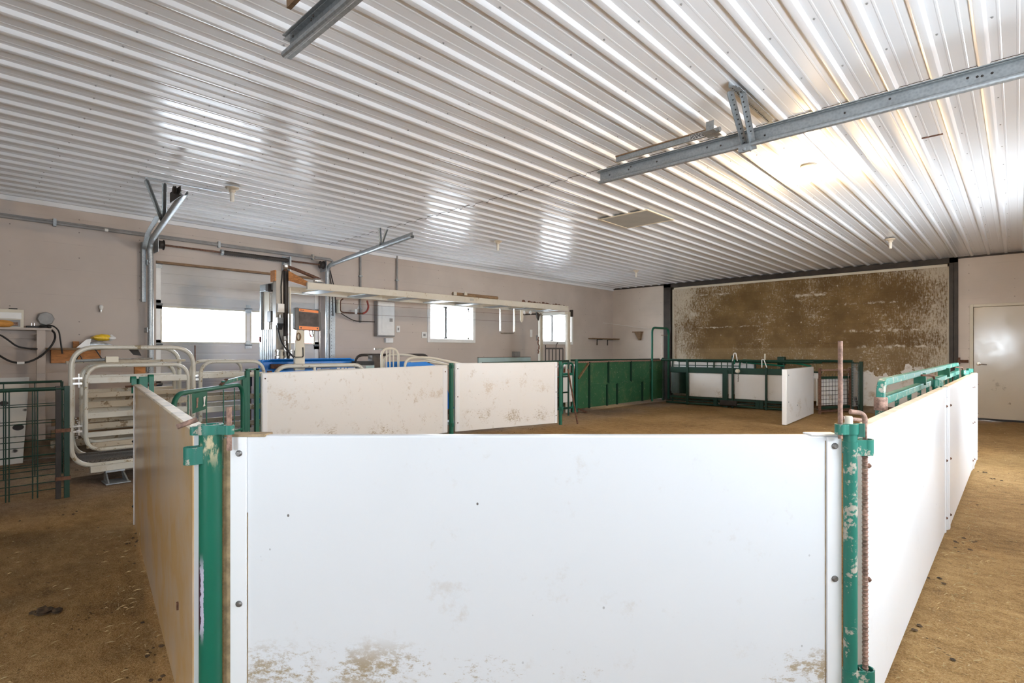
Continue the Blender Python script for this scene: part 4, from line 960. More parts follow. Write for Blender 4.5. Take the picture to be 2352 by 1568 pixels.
bag(y0, y1, 1.270, 1.345, XL + .07, XL + .16, 3).build('pouch', M['silver'], t)
MB().box((XL + .04, y0 + .12, 1.268), (XL + .17, y1 - .08, 1.292)).build('folded_end', M['black'], t, bevel=.006)
MB().plate([V(XL + .165, y0 - .05, 1.27), V(XL + .165, y0 + .07, 1.272), V(XL + .165, y0 + .09, 1.375), V(XL + .165, y0 + .04, 1.365)], (1, 0, 0), .004).build('torn_flap', M['white'], t)
t = thing('seed_bag', 'yellow and white printed bag on top of the silver one', 'bag', (XL + .1, 1.6, 1.375))
bag(LW(213, 775, .12).y, LW(261, 775, .12).y, 1.352, 1.435, XL + .05, XL + .15, 8).build('pouch', M['yellow'], t)
bag(LW(247, 775, .12).y, LW(263, 780, .12).y, 1.352, 1.43, XL + .048, XL + .158, 9).build('white_end', M['white'], t)
t = thing('spare_bulb', 'small clear bulb clipped to the bare taupe wall', 'bulb', (XL + .03, 1.37, 1.7))
c0 = LW(231, 706); MB().lathe((XL + .035, c0.y, c0.z), [(.012, -.03), (.022, -.005), (.022, .018), (.008, .032)], 12).build('glass', M['white'], t); MB().lathe((XL + .035, c0.y, c0.z), [(.012, -.06), (.012, -.03)], 10).build('bulb_cap', M['chain'], t)
MB().box((XL + .003, c0.y - .01, c0.z - .05), (XL + .03, c0.y + .01, c0.z - .035)).build('clip', M['black'], t)
# small wooden stub behind the race
t = thing('wood_block', 'orange block standing on a batten behind the weigh race', 'block', (-7.5, 1.9, .95)); c0 = onx(322, 845, -7.6)
MB().box((-7.62, c0.y - .06, 0.0), (-7.58, c0.y + .05, 1.06)).build('stake', M['wood'], t, bevel=.002)
t = thing('scrap_rail', 'old boards lying along the wall behind the race', 'boards', (XL + .2, 2.0, 0), 'scrap boards by the wall')
for i in range(3): MB().box((XL + .12 + i*.05, .9, .12 + .13*i), (XL + .15 + i*.05, 1.75, .20 + .13*i)).build('board', M['wood_brown'] if i else M['alloy_dirty'], t)
# ------------------------------------------------------------------ overhead gantry of the sheep handler
GX0, GX1 = -6.60, -7.25
ga, gb = onx(706, 655, GX0), onx(1306, 708, GX0)
y0g, y1g = ga.y, gb.y
t = thing('gantry', 'cream overhead gantry beam running past the windows', 'gantry', (GX0, (y0g+y1g)/2, 0))
zt0, zb0, zt1, zb1 = onx(712, 648, GX0).z, onx(712, 664, GX0).z, onx(1306, 702.5, GX0).z, onx(1306, 714, GX0).z
for x, nm in ((GX0, 'front_rail'), (GX1, 'back_rail')):
    MB()._add([(x, y0g - (.05 if x == GX1 else 0), zb0), (x - .035, y0g - (.05 if x == GX1 else 0), zb0), (x - .035, y1g, zb1), (x, y1g, zb1), (x, y0g - (.05 if x == GX1 else 0), zt0), (x - .035, y0g - (.05 if x == GX1 else 0), zt0), (x - .035, y1g, zt1), (x, y1g, zt1)],
        [(0,3,2,1),(4,5,6,7),(0,1,5,4),(1,2,6,5),(2,3,7,6),(3,0,4,7)]).build(nm, M['beam'], t, bevel=.005)
for i in range(8):
    y = y0g + .35 + i*(y1g - y0g - .6)/7; f = (y - y0g)/(y1g - y0g); z = zb0 + (zb1 - zb0)*f
    MB().box((GX1, y - .11, z + .012), (GX0 - .035, y + .11, z + .022)).build('cross_plate', M['galv'], t)
for (x, px_) in ((GX0, 1306), (GX1, 1243)):
    q = onx(px_, 750, x)
    b = MB(); b.box((x - .045, q.y - .05, .0), (x + .01, q.y - .042, 2.03)).box((x - .045, q.y - .05, 0), (x - .037, q.y + .05, 2.03)).box((x - .045, q.y + .042, 0), (x + .01, q.y + .05, 2.03)); b.build('end_leg', M['beam'], t, bevel=.002)
q = onx(1245, 712, GX1); b = MB(); b.bar(V(GX1, q.y, 2.0), V(GX0, onx(1300, 712, GX0).y, 2.0), .06, .05); b.build('end_tie', M['beam'], t)
b = MB(); b.box((GX0 - .02, y1g + .06, 1.93), (GX0 + .04, y1g + .10, 2.07)); b.build('rubber_stop', M['steel_dark'], t)
MB().tube([V(GX0 - .1, onx(1040, 672, GX0 - .1).y, zt0 + .055), V(GX0 - .1, onx(1142, 686, GX0 - .1).y, zt0 + .06)], .03, 10).build('spare_pipe', M['wood_brown'], t)
b = MB(); rr = random.Random(2)
ch0, ch1 = onx(1200, 690, GX0 - .08).y, onx(1296, 697, GX0 - .08).y
for i in range(16):
    y = ch0 + (ch1 - ch0)*i/15; b.lathe((GX0 - .08 + rr.uniform(-.03, .03), y, zt1 - .01 + rr.uniform(0, .02)), [(.012, -.03), (.026, -.02), (.026, .015), (.014, .03)], 8, 'y')
b.build('drive_chain', M['rust_brown'], t)
b = MB()
for px_ in (1048, 1072): q = onx(px_, 676, GX0); b.box((GX0 - .03, q.y - .03, q.z - .01), (GX0 - .02, q.y + .03, q.z + .045))
b.build('lug', M['beam'], t); q = onx(1084, 688, GX0); MB().box((GX0 + .0005, q.y - .045, q.z - .02), (GX0 + .003, q.y + .045, q.z + .02)).build('data_plate', M['hatch'], t)
# head column of the gantry
t = thing('head_column', 'beige control column with a timber cap at the near end of the gantry', 'column post', (-6.86, 3.05, 0))
cx_ = -6.86; yl, yr = onx(634, 700, cx_).y, onx(651, 700, cx_).y
MB().box((cx_ - .10, yl, 0), (cx_, yr, onx(642, 622, cx_).z)).build('square_post', M['post_beige'], t, bevel=.004)
yp = onx(656.5, 700, cx_).y; MB().tube([V(cx_ - .01, yp, 0), V(cx_ - .01, yp, onx(656, 620, cx_).z)], .034, 14).build('round_post', M['steel_dark'], t)
MB().tube([V(cx_ + .02, yp + .045, 0), V(cx_ + .02, yp + .045, 2.05)], .014, 10).build('side_pipe', M['cream'], t)
MB().box((cx_ - .12, onx(630.5, 630, cx_).y, onx(632, 645, cx_).z), (cx_ + .01, yl - .002, onx(632, 620, cx_).z)).build('timber_cap', M['wood'], t)
a_, b2, c2, d2 = onx(662, 622, cx_ + .06), onx(713, 651, GX0 - .05), onx(713, 661, GX0 - .05), onx(662, 645, cx_ + .06)
MB().plate([a_, b2, c2, d2], (1, -.3, 0), .035).build('timber_board', M['wood'], t, bevel=.002)
b = MB(); b.tube(fillet([onx(655, 622, cx_ + .02), onx(656, 611, cx_ + .02), onx(680, 619, cx_ + .08), onx(733, 641, GX0 - .1), onx(738, 648, GX0 - .1)], .06, 6), .022, 10); b.build('air_pipe', M['rust_brown'], t)
MB().lathe(onx(656, 613, cx_ + .02), [(.03, -.03), (.042, -.01), (.042, .02), (.02, .045)], 12).build('pipe_elbow', M['chain'], t)
MB().lathe(onx(731, 645, GX0 - .1), [(.028, -.06), (.034, 0), (.022, .06)], 12, 'y').build('pipe_union', M['chain'], t)
sw = [onx(636, 697, cx_ + .003), onx(651, 718, cx_ + .003)]
MB().box((cx_ + .001, sw[0].y, sw[1].z), (cx_ + .035, sw[1].y, sw[0].z)).build('switch_box', M['white'], t, bevel=.004)
MB().tube([onx(647, 697, cx_ + .012), onx(646, 660, cx_ + .012), onx(649, 622, cx_ + .012)], .006, 6).build('wire', M['steel_dark'], t)
b = MB(); q = onx(643, 726, cx_ + .02); b.lathe(q, [(.012, -.05), (.02, -.04), (.02, .02), (.012, .03)], 10); q = onx(642, 738, cx_ + .02); b.box((cx_, q.y - .04, q.z - .05), (cx_ + .05, q.y + .04, q.z + .05)); b.build('regulator', M['chain'], t, bevel=.004)
q = onx(640, 748, cx_ + .04); b = MB(); b.plate([q + V(0, -.03, .03), q + V(0, .05, .03), q + V(0, .03, -.05), q + V(0, -.01, -.05)], (1, 0, 0), .03); b.build('gauge', M['black'], t)
MB().tube(fillet([onx(638, 753, cx_ + .05), onx(645, 785, cx_ + .1), onx(660, 805, cx_ + .2), onx(676, 822, cx_ + .35)], .2, 6), .010, 8).build('hose', M['black'], t)
for px_, r_ in ((637, .034), (646, .028), (655, .024), (668, .03)):
    q = onx(px_, 812, cx_ + .06); MB().lathe((q.x, q.y, 0), [(r_, 1.135), (r_, 1.17), (r_*.7, 1.18), (r_*.7, 1.22), (r_, 1.225), (r_, 1.25)], 12).build('valve_body', M['chain'] if px_ != 646 else M['cream'], t)
b = MB(); q = onx(654, 785, cx_ + .03); b.lathe((q.x, q.y, 0), [(.024, 1.25), (.024, 1.30), (.016, 1.31), (.016, 1.36), (.024, 1.37), (.020, 1.42)], 12); b.build('valve_stem', M['chain'], t)
# end frame of the handler, square to the race
ye = 3.0
t = thing('handler_frame_end', 'galvanised end screen with a ribbed lower panel left of the control column', 'screen', (-7.2, ye, 0))
p0, p1 = ony(603, 700, ye), ony(636, 700, ye)
ztl, ztr = ony(603, 655, ye).z, ony(636, 647, ye).z
MB()._add([(p0.x - .02, ye - .03, ztl - .09), (p1.x, ye - .03, ztl - .09), (p1.x, ye + .03, ztl - .09), (p0.x - .02, ye + .03, ztl - .09), (p0.x - .02, ye - .03, ztl), (p1.x, ye - .03, ztl), (p1.x, ye + .03, ztl), (p0.x - .02, ye + .03, ztl)], [(0,3,2,1),(4,5,6,7),(0,1,5,4),(1,2,6,5),(2,3,7,6),(3,0,4,7)]).build('top_tube', M['galv'], t, bevel=.004)
MB().box((p0.x - .02, ye - .03, 0), (p0.x + .03, ye + .03, ztl - .09)).build('upright', M['galv'], t, bevel=.004)
q = ony(620, 757, ye); b = MB()
for i in range(7):
    x = p0.x + .035 + i*.058; b.box((x, ye - .03, .5), (x + .038, ye - .005, q.z)); b.box((x + .038, ye - .012, .5), (x + .058, ye - .005, q.z))
b.build('ribbed_panel', M['galv'], t, bevel=.003)
q2 = ony(619, 668, ye); MB().box((p0.x + .03, ye - .005, q.z), (q2.x, ye + .005, q2.z)).build('sheet', M['cream'], t)
b = MB(); b.tube([V(q2.x + .04, ye, 1.0), V(q2.x + .04, ye, ztl - .12)], .012, 8); b.tube([V(q2.x + .08, ye, 1.0), V(q2.x + .08, ye, ztl - .12)], .008, 8); b.build('guide_rod', M['chain'], t)
q3 = ony(627, 727, ye); MB().box((q3.x - .06, ye - .05, q3.z - .07), (q3.x + .05, ye - .01, q3.z + .07)).build('slide_block', M['steel_dark'], t, bevel=.004)
q3 = ony(625, 662, ye); MB().box((q3.x - .04, ye - .07, q3.z - .05), (q3.x + .05, ye - .01, q3.z + .05)).build('motor_box', M['steel_dark'], t, bevel=.006)
q3 = ony(603, 780, ye); MB().box((q3.x - .03, ye - .045, q3.z - .03), (q3.x + .01, ye - .03, q3.z + .04)).build('reflector', M['red'], t)
# scale monitor
mx_ = -6.50
t = thing('scale_monitor', 'grey and orange weigh-scale monitor beside the control column', 'monitor', onx(708, 733, mx_))
A_, B_, C_, D_ = onx(683, 707, mx_), onx(734, 712.5, mx_ - .02), onx(736, 759, mx_ - .02), onx(683, 757, mx_)
def lerp4(u, v): return (A_.lerp(B_, u)).lerp(D_.lerp(C_, u), v)
nm_ = (B_ - A_).cross(D_ - A_).normalized(); nm_ = nm_ if nm_.dot(V(0, 0, CH) - A_) > 0 else -nm_
MB().plate([lerp4(-.10, 0), lerp4(0.0, -.02), lerp4(1.0, .0), lerp4(1.06, .12), lerp4(1.06, .9), lerp4(1.0, 1.02), lerp4(.0, 1.01), lerp4(-.10, .95)], -nm_, .06).build('case', simple('dark_grey_case', (.10,.095,.09), .5, 0, .1, 8), t, bevel=.006)
for v0, v1 in ((.02, .15), (.82, .99)):
    s_ = MB().plate([lerp4(.07, v0), lerp4(.93, v0 + .01), lerp4(.93, v1), lerp4(.07, v1 - .01)], nm_, .004).build('orange_band', M['orange'], t)
    b = MB()
    if v0 < .5:
        for i in range(4): b.plate([lerp4(.11 + i*.045, .06), lerp4(.14 + i*.045, .06), lerp4(.14 + i*.045, .10), lerp4(.11 + i*.045, .10)], nm_, .005)
    else:
        for u in (.15, .86): b.dome(lerp4(u, .905) + nm_*.004, nm_, .009, .004, 8)
    b.build('dark_marks', M['black'], s_)
MB().plate([lerp4(.07, .17), lerp4(.93, .18), lerp4(.93, .80), lerp4(.07, .80)], nm_, .003).build('screen', simple('dim_screen', (.075,.06,.055), .6, 0, .4, 8), t)
b = MB(); b.tube(fillet([lerp4(.5, 1.0), lerp4(.55, 1.3), lerp4(.68, 1.32), lerp4(.64, 1.0)], .03, 5), .006, 6); b.build('cable_loop', M['black'], t)
b = MB(); b.bar(lerp4(.3, 1.0) - nm_*.05, V(lerp4(.3, 1.0).x - .05, lerp4(.3, 1).y, 1.0), .04, .04, (1, 0, 0)); b.build('stand', M['cream'], t)
t = thing('lever_arm', 'cream lever arm with an oval slot below the scale monitor', 'lever', onx(684, 790, mx_))
b = MB(); b.plate([onx(676, 822, mx_ + .03), onx(676, 790, mx_ + .03), onx(680, 758, mx_ + .03), onx(693, 758, mx_ + .03), onx(696, 795, mx_ + .03), onx(697, 822, mx_ + .03)], (1, 0, 0), .03); b.build('arm', M['cream'], t, bevel=.004)
q = onx(686, 773, mx_ + .075); b = MB(); b.tube([q + V(0, .025*math.cos(k*.524), .045*math.sin(k*.524)) for k in range(12)], .008, 8, (1, 0, 0), closed=True); b.build('slot_ring', M['wood_brown'], t)
q = onx(686, 816, mx_ + .07); b = MB(); b.tube(fillet([q + V(0, -.055, .06), q + V(0, -.06, -.02), q + V(0, .06, -.02), q + V(0, .055, .10)], .02, 4), .006, 6); b.build('strap', M['black'], t)
MB().box((mx_ - .02, onx(676, 800, mx_).y, .6), (mx_ + .03, onx(697, 800, mx_).y, 1.16)).build('base_bracket', M['cream'], t)

# ------------------------------------------------------------------ blue crush and the rails beyond it
t = thing('handling_crush', 'blue-sided aluminium handling crush behind the stained panels', 'crush', (-6.6, 3.3, 0))
c0, c1 = 2.705, onx(836, 850, RX0).y
zt = onx(700, 836, RX0).z
arch(MB(), RX0, c0, c1, .25, zt - .02, .026, .17).build('side_frame', M['alloy'], t)
ym_ = onx(722, 845, RX0).y
MB().box((RX0 - .012, c0 + .06, .35), (RX0 + .002, c1 - .05, zt - .075)).build('side_panel', M['blue'], t, bevel=.003)
MB().bar(V(RX0, ym_, .3), V(RX0, ym_, zt - .03), .03, .03, (1, 0, 0)).build('divider', M['alloy'], t)
MB().box((RX0 + .002, ym_ + .03, zt - .10), (RX0 + .006, c1 - .10, zt - .065)).build('dark_strip', M['grey'], t)
b = MB(); rr = random.Random(4)
for px0, px1, py0, py1 in ((728, 737, 846, 849), (739, 757, 846.5, 849), (745, 753, 850, 852), (762, 771, 848.5, 851), (774, 781, 844.5, 850), (784, 790, 844.5, 850), (792, 797, 844.5, 850), (799, 816, 844.5, 849)):
    q0, q1 = onx(px0, py0, RX0 + .004), onx(px1, py1, RX0 + .004)
    b.box((RX0 + .002, q0.y, q1.z), (RX0 + .005, q1.y, q0.z))
b.build('decal_print', M['white'], t)
k0, k1 = 2.74, onx(813, 828, -6.79).y; zk = onx(700, 825, -6.79).z
MB().box((-6.80, k0, .35), (-6.78, k1, zk)).build('back_panel', M['blue'], t, bevel=.003)
b = MB(); b.plate([V(-6.78, k0 + .02, zk - .03), V(-6.72, k0 + .10, zk), V(-6.72, k1 - .1, zk), V(-6.78, k1, zk - .03)], (.0, 0, 1), .012); b.build('back_lip', M['blue'], t)
b = MB(); b.plate([V(-6.60, k0 - .03, .4), V(-6.80, k0 - .03, .4), V(-6.80, k0 - .03, zk), V(-6.74, k0 - .03, zk), V(-6.62, k0 - .03, zk - .15)], (0, 1, 0), .02)
b.build('end_panel', M['blue'], t)
rv = MB()
for i in range(9): rv.dome((-6.778, k0 + .12 + i*(k1 - k0 - .2)/8, zk - .02), (1, 0, 0), .010, .005, 8)
for i in range(5): rv.dome((-6.72, k0 - .031, .55 + i*.12), (0, -1, 0), .009, .005, 8)
rv.build('rivet', M['white'], t)
MB().box((-6.778, k0 + .1, zk - .11), (-6.74, k1 - .15, zk - .055)).build('brush_strip', M['rust_brown'], t)
MB().box((-6.80, k0, .2), (-6.35, c1, .26)).build('floor_pan', M['galv'], t)
# control box and hoop past the crush
t = thing('control_box', 'dark control box with a pale display between the blue crush and the hoop', 'control box', (-6.62, 4.3, 0))
q = lambda px, py: onx(px, py, -6.60)
MB().box((-6.72, q(818, 835).y, q(818, 838).z), (-6.60, q(860, 835).y, q(840, 829).z)).build('hood', M['black'], t, bevel=.004)
MB().box((-6.70, q(822, 845).y, .55), (-6.61, q(861, 845).y, q(840, 838).z)).build('body', M['grey'], t, bevel=.004); MB().box((-6.609, q(841, 845).y, .97), (-6.603, q(860, 845).y, q(850, 839.5).z)).build('display', M['pale_blue'], t)
MB().box((-6.88, onx(852, 830, -6.8).y, .5), (-6.76, onx(871, 830, -6.8).y, onx(860, 816, -6.8).z)).build('tall_cover', M['brown_box'], t, bevel=.004)
MB().bar(V(-6.66, q(840, 840).y, 0), V(-6.66, q(840, 840).y, .56), .06, .06, (1, 0, 0)).build('pedestal', M['galv'], t)
t = thing('guard_hoop', 'cream hoop with three upright bars standing above the panels', 'hoop', (-6.45, 4.75, 0))
h0, h1 = onx(876, 830, -6.45).y, onx(915, 830, -6.45).y; hz = onx(895, 800, -6.45).z
MB().sweep(fillet([V(-6.45, h0, .3), V(-6.45, h0, hz), V(-6.45, h1, hz), V(-6.45, h1, .3)], .13, 8), circ(.017, 10), (1, 0, 0)).build('hoop_tube', M['cream'], t)
for i in range(3): MB().tube([V(-6.45, h0 + (h1-h0)*(.30 + .2*i), .3), V(-6.45, h0 + (h1-h0)*(.30 + .2*i), hz - .01)], .009, 8).build('bar', M['cream'], t)
MB().bar(V(-6.45, h0, .32), V(-6.45, h1, .32), .03, .04).build('foot_bar', M['cream'], t)
for y in (h0, h1): MB().tube([V(-6.45, y, 0), V(-6.45, y, .31)], .017, 8).build('leg', M['cream'], t)
MB().tube([onx(860, 801, -6.5), onx(890, 801.5, -6.5)], .012, 8).build('handle', M['chain'], t)
t = thing('pipe_rail', 'dark bent pipe rail over the control box', 'rail', (-6.95, 4.3, 0), 'pipe rails past the crush')
b = MB(); e0, e1 = onx(815, 830, -6.95).y, onx(985, 830, -6.95).y; b.sweep(fillet([V(-6.95, e0, 0), V(-6.95, e0, 1.175), V(-6.95, e1, 1.175), V(-6.95, e1, 0)], .14, 8), circ(.02, 10), (1, 0, 0)); b.build('tube', M['steel_dark'], t)
t = thing('exit_ramp', 'blue-panelled exit ramp with sloping cream rails past the hoop', 'ramp', (-6.5, 5.6, 0))
f0, f1, f2 = onx(930, 830, RX0).y, onx(985, 830, RX0).y, onx(1082, 835, RX0).y
for i, x in enumerate((RX0, -6.85)):
    dz = .04*i
    b = MB(); b.sweep(fillet([V(x, f0, .2), V(x, f0, 1.135 + dz), V(x, f1, 1.14 + dz), V(x, f2 + .1, .98)], .14, 8), circ(.018, 10), (1, 0, 0)); b.build('side_rail', M['cream'], t)
    b = MB(); b.plate([V(x - .02, f0 + .05, .35), V(x - .02, f0 + .05, 1.07), V(x - .02, f1 - .1, 1.09), V(x - .02, f1 + .2, 1.0), V(x - .02, f1 + .5, .35)], (1, 0, 0), .012); b.build('side_panel', M['blue'], t)
    MB().tube([V(x, f0 + .1, 1.08), V(x, f1 - .05, 1.085), V(x, f2, .95)], .010, 8).build('inner_rail', M['cream'], t)
b = MB(); b.box((-6.85, f0, .12), (-6.30, f1 + .5, .16)); b.build('deck', M['galv'], t)
for yy in (f0, f2 + .08):
    for x in (RX0, -6.85): MB().tube([V(x, yy, 0), V(x, yy, .25 if yy == f0 else 1.0)], .018, 8).build('leg', M['cream'], t)
# green bar behind the second stained panel
t = thing('bar_gate', 'dark green pipe gate just behind the panel below the window', 'gate', (-6.3, 7.3, 0))
g0, g1 = f2 + .22, 8.3
zz0 = 1.035
for z_ in (zz0, .75, .45, .15): MB().tube([V(-6.29, g0, z_), V(-6.29, g1, z_ + (.012 if z_ > 1 else 0))], .02 if z_ > 1 else .014, 10).build('rail', M['green_dark_shaded'], t)
for y_ in (g0, (g0+g1)/2, g1): MB().tube([V(-6.29, y_, 0), V(-6.29, y_, zz0)], .018, 8).build('upright', M['green_dark_shaded'], t)
# grid gate under the gantry end, hangers and wires
t = thing('grid_gate', 'small dark bar gate between the far gantry legs', 'gate', (-6.9, 8.6, 0))
s0, s1 = onx(1253, 800, -6.95), onx(1293, 800, -6.7)
b0, b1 = V(s0.x, s0.y, 0), V(s1.x, s1.y, 0)
MB().bar(b0 + V(0,0,1.29), b1 + V(0,0,1.29), .02, .03).build('top_bar', M['steel_dark'], t); MB().bar(b0 + V(0,0,.3), b1 + V(0,0,.3), .02, .03).build('bottom_bar', M['steel_dark'], t)
for i in range(6): pq = b0.lerp(b1, i/5); MB().tube([pq + V(0,0,0 if i in (0, 5) else .3), pq + V(0,0,1.36 if i in (0,) else 1.29)], .010, 8).build('bar', M['steel_dark'], t)
MB().tube([b0.lerp(b1, .6) + V(0,0,1.29), b0.lerp(b1, .6) + V(0,.01,1.36), b0.lerp(b1, .65) + V(0, .03, 1.41)], .008, 6).build('hook', M['steel_dark'], t)
t = thing('hanging_chain', 'rusty chain hanging from the far gantry leg', 'chain', onx(1238, 790, -7.1)); b = MB()
for i in range(12): q_ = onx(1237 + rr.uniform(-1.5, 1.5), 775 + i*3.2, -7.1); b.lathe(q_, [(.008, -.016), (.016, -.006), (.016, .006), (.008, .016)], 8)
b.build('chain', M['rust_brown'], t)
t = thing('u_loop', 'bent chrome tube loop hanging below the gantry beam', 'loop', onx(1165, 740, -6.9))
MB().tube(fillet([onx(1149, 708, -6.9), onx(1149, 765, -6.9), onx(1181, 765, -6.9), onx(1181, 708, -6.9)], .05, 6), .014, 10, (1, 0, 0)).build('tube', M['chain'], t)
t = thing('hanger_bracket', 'cream drop bracket below the gantry beam, beside the chrome loop', 'bracket', onx(1198, 728, -6.9))
b = MB(); b.plate([onx(1194, 711, -6.9), onx(1194, 735, -6.9), onx(1197, 740, -6.9), onx(1200, 737, -6.9), onx(1200, 711, -6.9)], (1, 0, 0), .02); b.build('plate', M['cream'], t)
MB().bar(onx(1200, 722, -6.9), onx(1233, 721, -6.9), .025, .03).build('arm', M['steel_dark'], t); MB().plate([onx(1230, 716, -6.88), onx(1238, 722, -6.88), onx(1235, 736, -6.88), onx(1232, 730, -6.88)], (1, 0, 0), .03).build('pointer', M['steel_dark'], t)
for px_ in (1204, 1218): q_ = onx(px_, 717, -6.9); MB().lathe(q_, [(.012, .03), (.02, .02), (.028, -.02), (.015, -.04)], 10).build('insulator', M['white'], t)
for i, (a, b_) in enumerate((((765, 695), (1194, 723)), ((775, 719), (1194, 739.5)))):
    t = thing('fence_wire', ('upper thin wire stretched below the gantry', 'lower thin wire stretched below the gantry')[i], 'wire', onx(a[0], a[1], -7.0), 'wires below the gantry')
    MB().tube([onx(*a, -7.0), onx(*b_, -7.0)], .0022, 5).build('strand', M['rust_brown'], t)

# ------------------------------------------------------------------ fittings on the taupe wall past the garage door
t = thing('hose_holder', 'red hose looped in a bracket beside the breaker panel', 'hose', LW(800, 705))
hx = .12
b = MB(); b.box((XL + .003, LW(780, 700, hx).y, LW(768, 719, hx).z), (XL + hx, LW(785, 700, hx).y, LW(768, 686, hx).z)); b.build('bracket', M['cream'], t, bevel=.004)
MB().tube(fillet([LW(788, 686, hx), LW(782, 690, hx), LW(782, 714, hx), LW(787, 717, hx), LW(833, 720, hx)], .05, 5), .011, 8).build('brown_hose', M['rust_brown'], t)
MB().tube(fillet([LW(833, 720, hx), LW(842, 716, hx), LW(847, 705, hx), LW(843, 690, hx)], .2, 6), .016, 8).build('red_hose', M['red'], t)
MB().tube(fillet([LW(783, 719, hx), LW(800, 730, .09), LW(815, 737, .075), LW(861, 739, .075)], .1, 5), .008, 8).build('flex', M['steel_dark'], t)
MB().box((XL + .003, LW(808, 712).y - .02, LW(808, 722).z), (XL + hx + .02, LW(808, 712).y + .02, LW(808, 711).z)).build('peg', M['white'], t)
t = thing('wall_sticker', 'small pale warning sticker on the taupe wall by the hose', 'sticker', LW(826, 703)); q = LW(826, 703)
MB().plate([V(XL + .004, q.y - .05, q.z - .05), V(XL + .004, q.y + .05, q.z - .05), V(XL + .004, q.y, q.z + .06)], (1, 0, 0), .002).build('sticker', M['white'], t)
t = thing('breaker_panel', 'tall grey breaker panel on the taupe wall beside the window', 'breaker panel', LW(888, 775))
a, c = LW(866, 690, .1), LW(907, 773, .1)
MB().box((XL + .003, a.y, c.z), (XL + .10, c.y, a.z)).build('cabinet', M['grey'], t, bevel=.004)
MB().box((XL + .10, a.y + .02, c.z + .02), (XL + .108, c.y - .012, a.z - .012)).build('cover', M['white'], t, bevel=.003)
MB().box((XL + .108, a.y + .09, c.z + .06), (XL + .113, c.y - .06, a.z - .08)).build('breaker_door', M['white'], t, bevel=.003)
q = LW(898, 735, .11); MB().box((XL + .113, q.y - .03, q.z - .03), (XL + .119, q.y + .03, q.z + .03)).build('latch', M['grey'], t)
for i, (px0, px1, py0, py1, nm, lab) in enumerate(((882, 899, 776, 787, 'outlet_box', 'small pale junction box right under the breaker panel'), (910, 918, 748, 763, 'wall_switch', 'pale light switch beside the breaker panel'), (968, 980, 762, 776, 'wall_outlet', 'double outlet on the wall just before the sliding window'), (1217, 1222, 757, 774, 'wall_switch', 'narrow pale switch plate near the far gantry legs'), (1231, 1236, 770, 782, 'wall_outlet', 'grey outlet box behind the hanging chain'))):  # first entry is a junction box, not an outlet
    q0, q1 = LW(px0, py0), LW(px1, py1)
    t = thing(nm, lab, nm.split('_')[1] if 'box' not in nm else 'outlet box', V(XL, (q0.y+q1.y)/2, q1.z), 'small boxes on the taupe wall')
    dd = .06 if i == 0 else .012
    MB().box((XL + .003, q0.y, q1.z), (XL + dd, q1.y, q0.z)).build('plate', M['white'] if i != 4 else M['grey'], t, bevel=.003)
    MB().box((XL + dd, q0.y*.7 + q1.y*.3, q1.z*.7 + q0.z*.3), (XL + dd + .003, q0.y*.3 + q1.y*.7, q1.z*.3 + q0.z*.7)).build('rocker', M['grey'] if i in (1, 2) else M['white'], t)
for i, (px_, pyb) in enumerate(((828, 660), (912, 690))):
    q = LW(px_, pyb, .03)
    t = thing('wall_conduit', ('grey conduit dropping from the ceiling before the breaker panel', 'grey conduit dropping from the ceiling into the breaker panel')[i], 'conduit', V(q.x, q.y, 1.9))
    MB().tube([V(q.x, q.y, 1.72 if i == 0 else LW(888, 690, .03).z), V(q.x, q.y, ZC - .03)], .017, 10).build('pipe', M['grey'], t)
    MB().box((XL + .003, q.y - .03, 2.5), (XL + .052, q.y + .03, 2.52)).build('pipe_strap', M['galv'], t)
t = thing('timber_rail', 'pale blue weathered board fixed low on the taupe wall', 'board', LW(1160, 830))
a, c = LW(1100, 826, .05), LW(1219, 826, .05)
MB().box((XL + .003, a.y, LW(1160, 838, .05).z), (XL + .05, c.y, LW(1160, 820.5, .05).z)).build('plank', M['pale_blue'], t, bevel=.004)
MB().box((XL + .003, a.y, LW(1160, 820.5, .05).z), (XL + .055, c.y, LW(1160, 819.5, .05).z)).build('rust_edge', M['rust_brown'], t)
t = thing('wall_outlet', 'dark grey weatherproof outlet just above the pale blue board', 'outlet', LW(1186, 818))
a, c = LW(1180, 807, .06), LW(1193, 819, .06); MB().box((XL + .003, a.y, c.z), (XL + .09, c.y, a.z)).build('case', M['grey'], t, bevel=.006); MB().box((XL + .003, (a.y+c.y)/2 - .03, c.z - .12), (XL + .04, (a.y+c.y)/2 + .03, c.z)).build('lead_in', M['rust_brown'], t)
# far corner
t = thing('corner_shelf', 'brown plank shelf high in the far corner', 'shelf', (XL, 12.2, 1.58))
a = LW(1364, 770, .18).y
MB().box((XL + .003, a, 1.555), (XL + .22, YB - .003, 1.585)).build('plank', M['wood_brown'], t, bevel=.003)
for y in (a + .4, a + .9): MB().sweep([V(XL + .01, y, 1.40), V(XL + .01, y, 1.55), V(XL + .18, y, 1.55)], rect(.012, .03), (0, 1, 0)).build('bracket', M['steel_dark'], t)
t = thing('wall_bracket', 'brown wooden wedge bracket on the pale end wall', 'bracket', ony(1468, 780, YB))
q = ony(1468, 771, YB); MB().plate([V(q.x - .09, YB - .003, q.z + .09), V(q.x + .11, YB - .003, q.z + .09), V(q.x + .07, YB - .003, q.z - .12), V(q.x + .03, YB - .003, q.z - .12)], (0, -1, 0), .09).build('wedge', M['wood_brown'], t, bevel=.003)
MB().box((q.x - .12, YB - .16, q.z + .09), (q.x + .13, YB - .003, q.z + .11)).build('top_board', M['wood_brown'], t)
t = thing('cord_line', 'thin white cord strung across the far corner', 'cord', ony(1440, 748, YB - .1)); MB().tube([LW(1385, 741, .003), ony(1500, 756, YB - .15)], .004, 6).build('cord', M['white'], t)
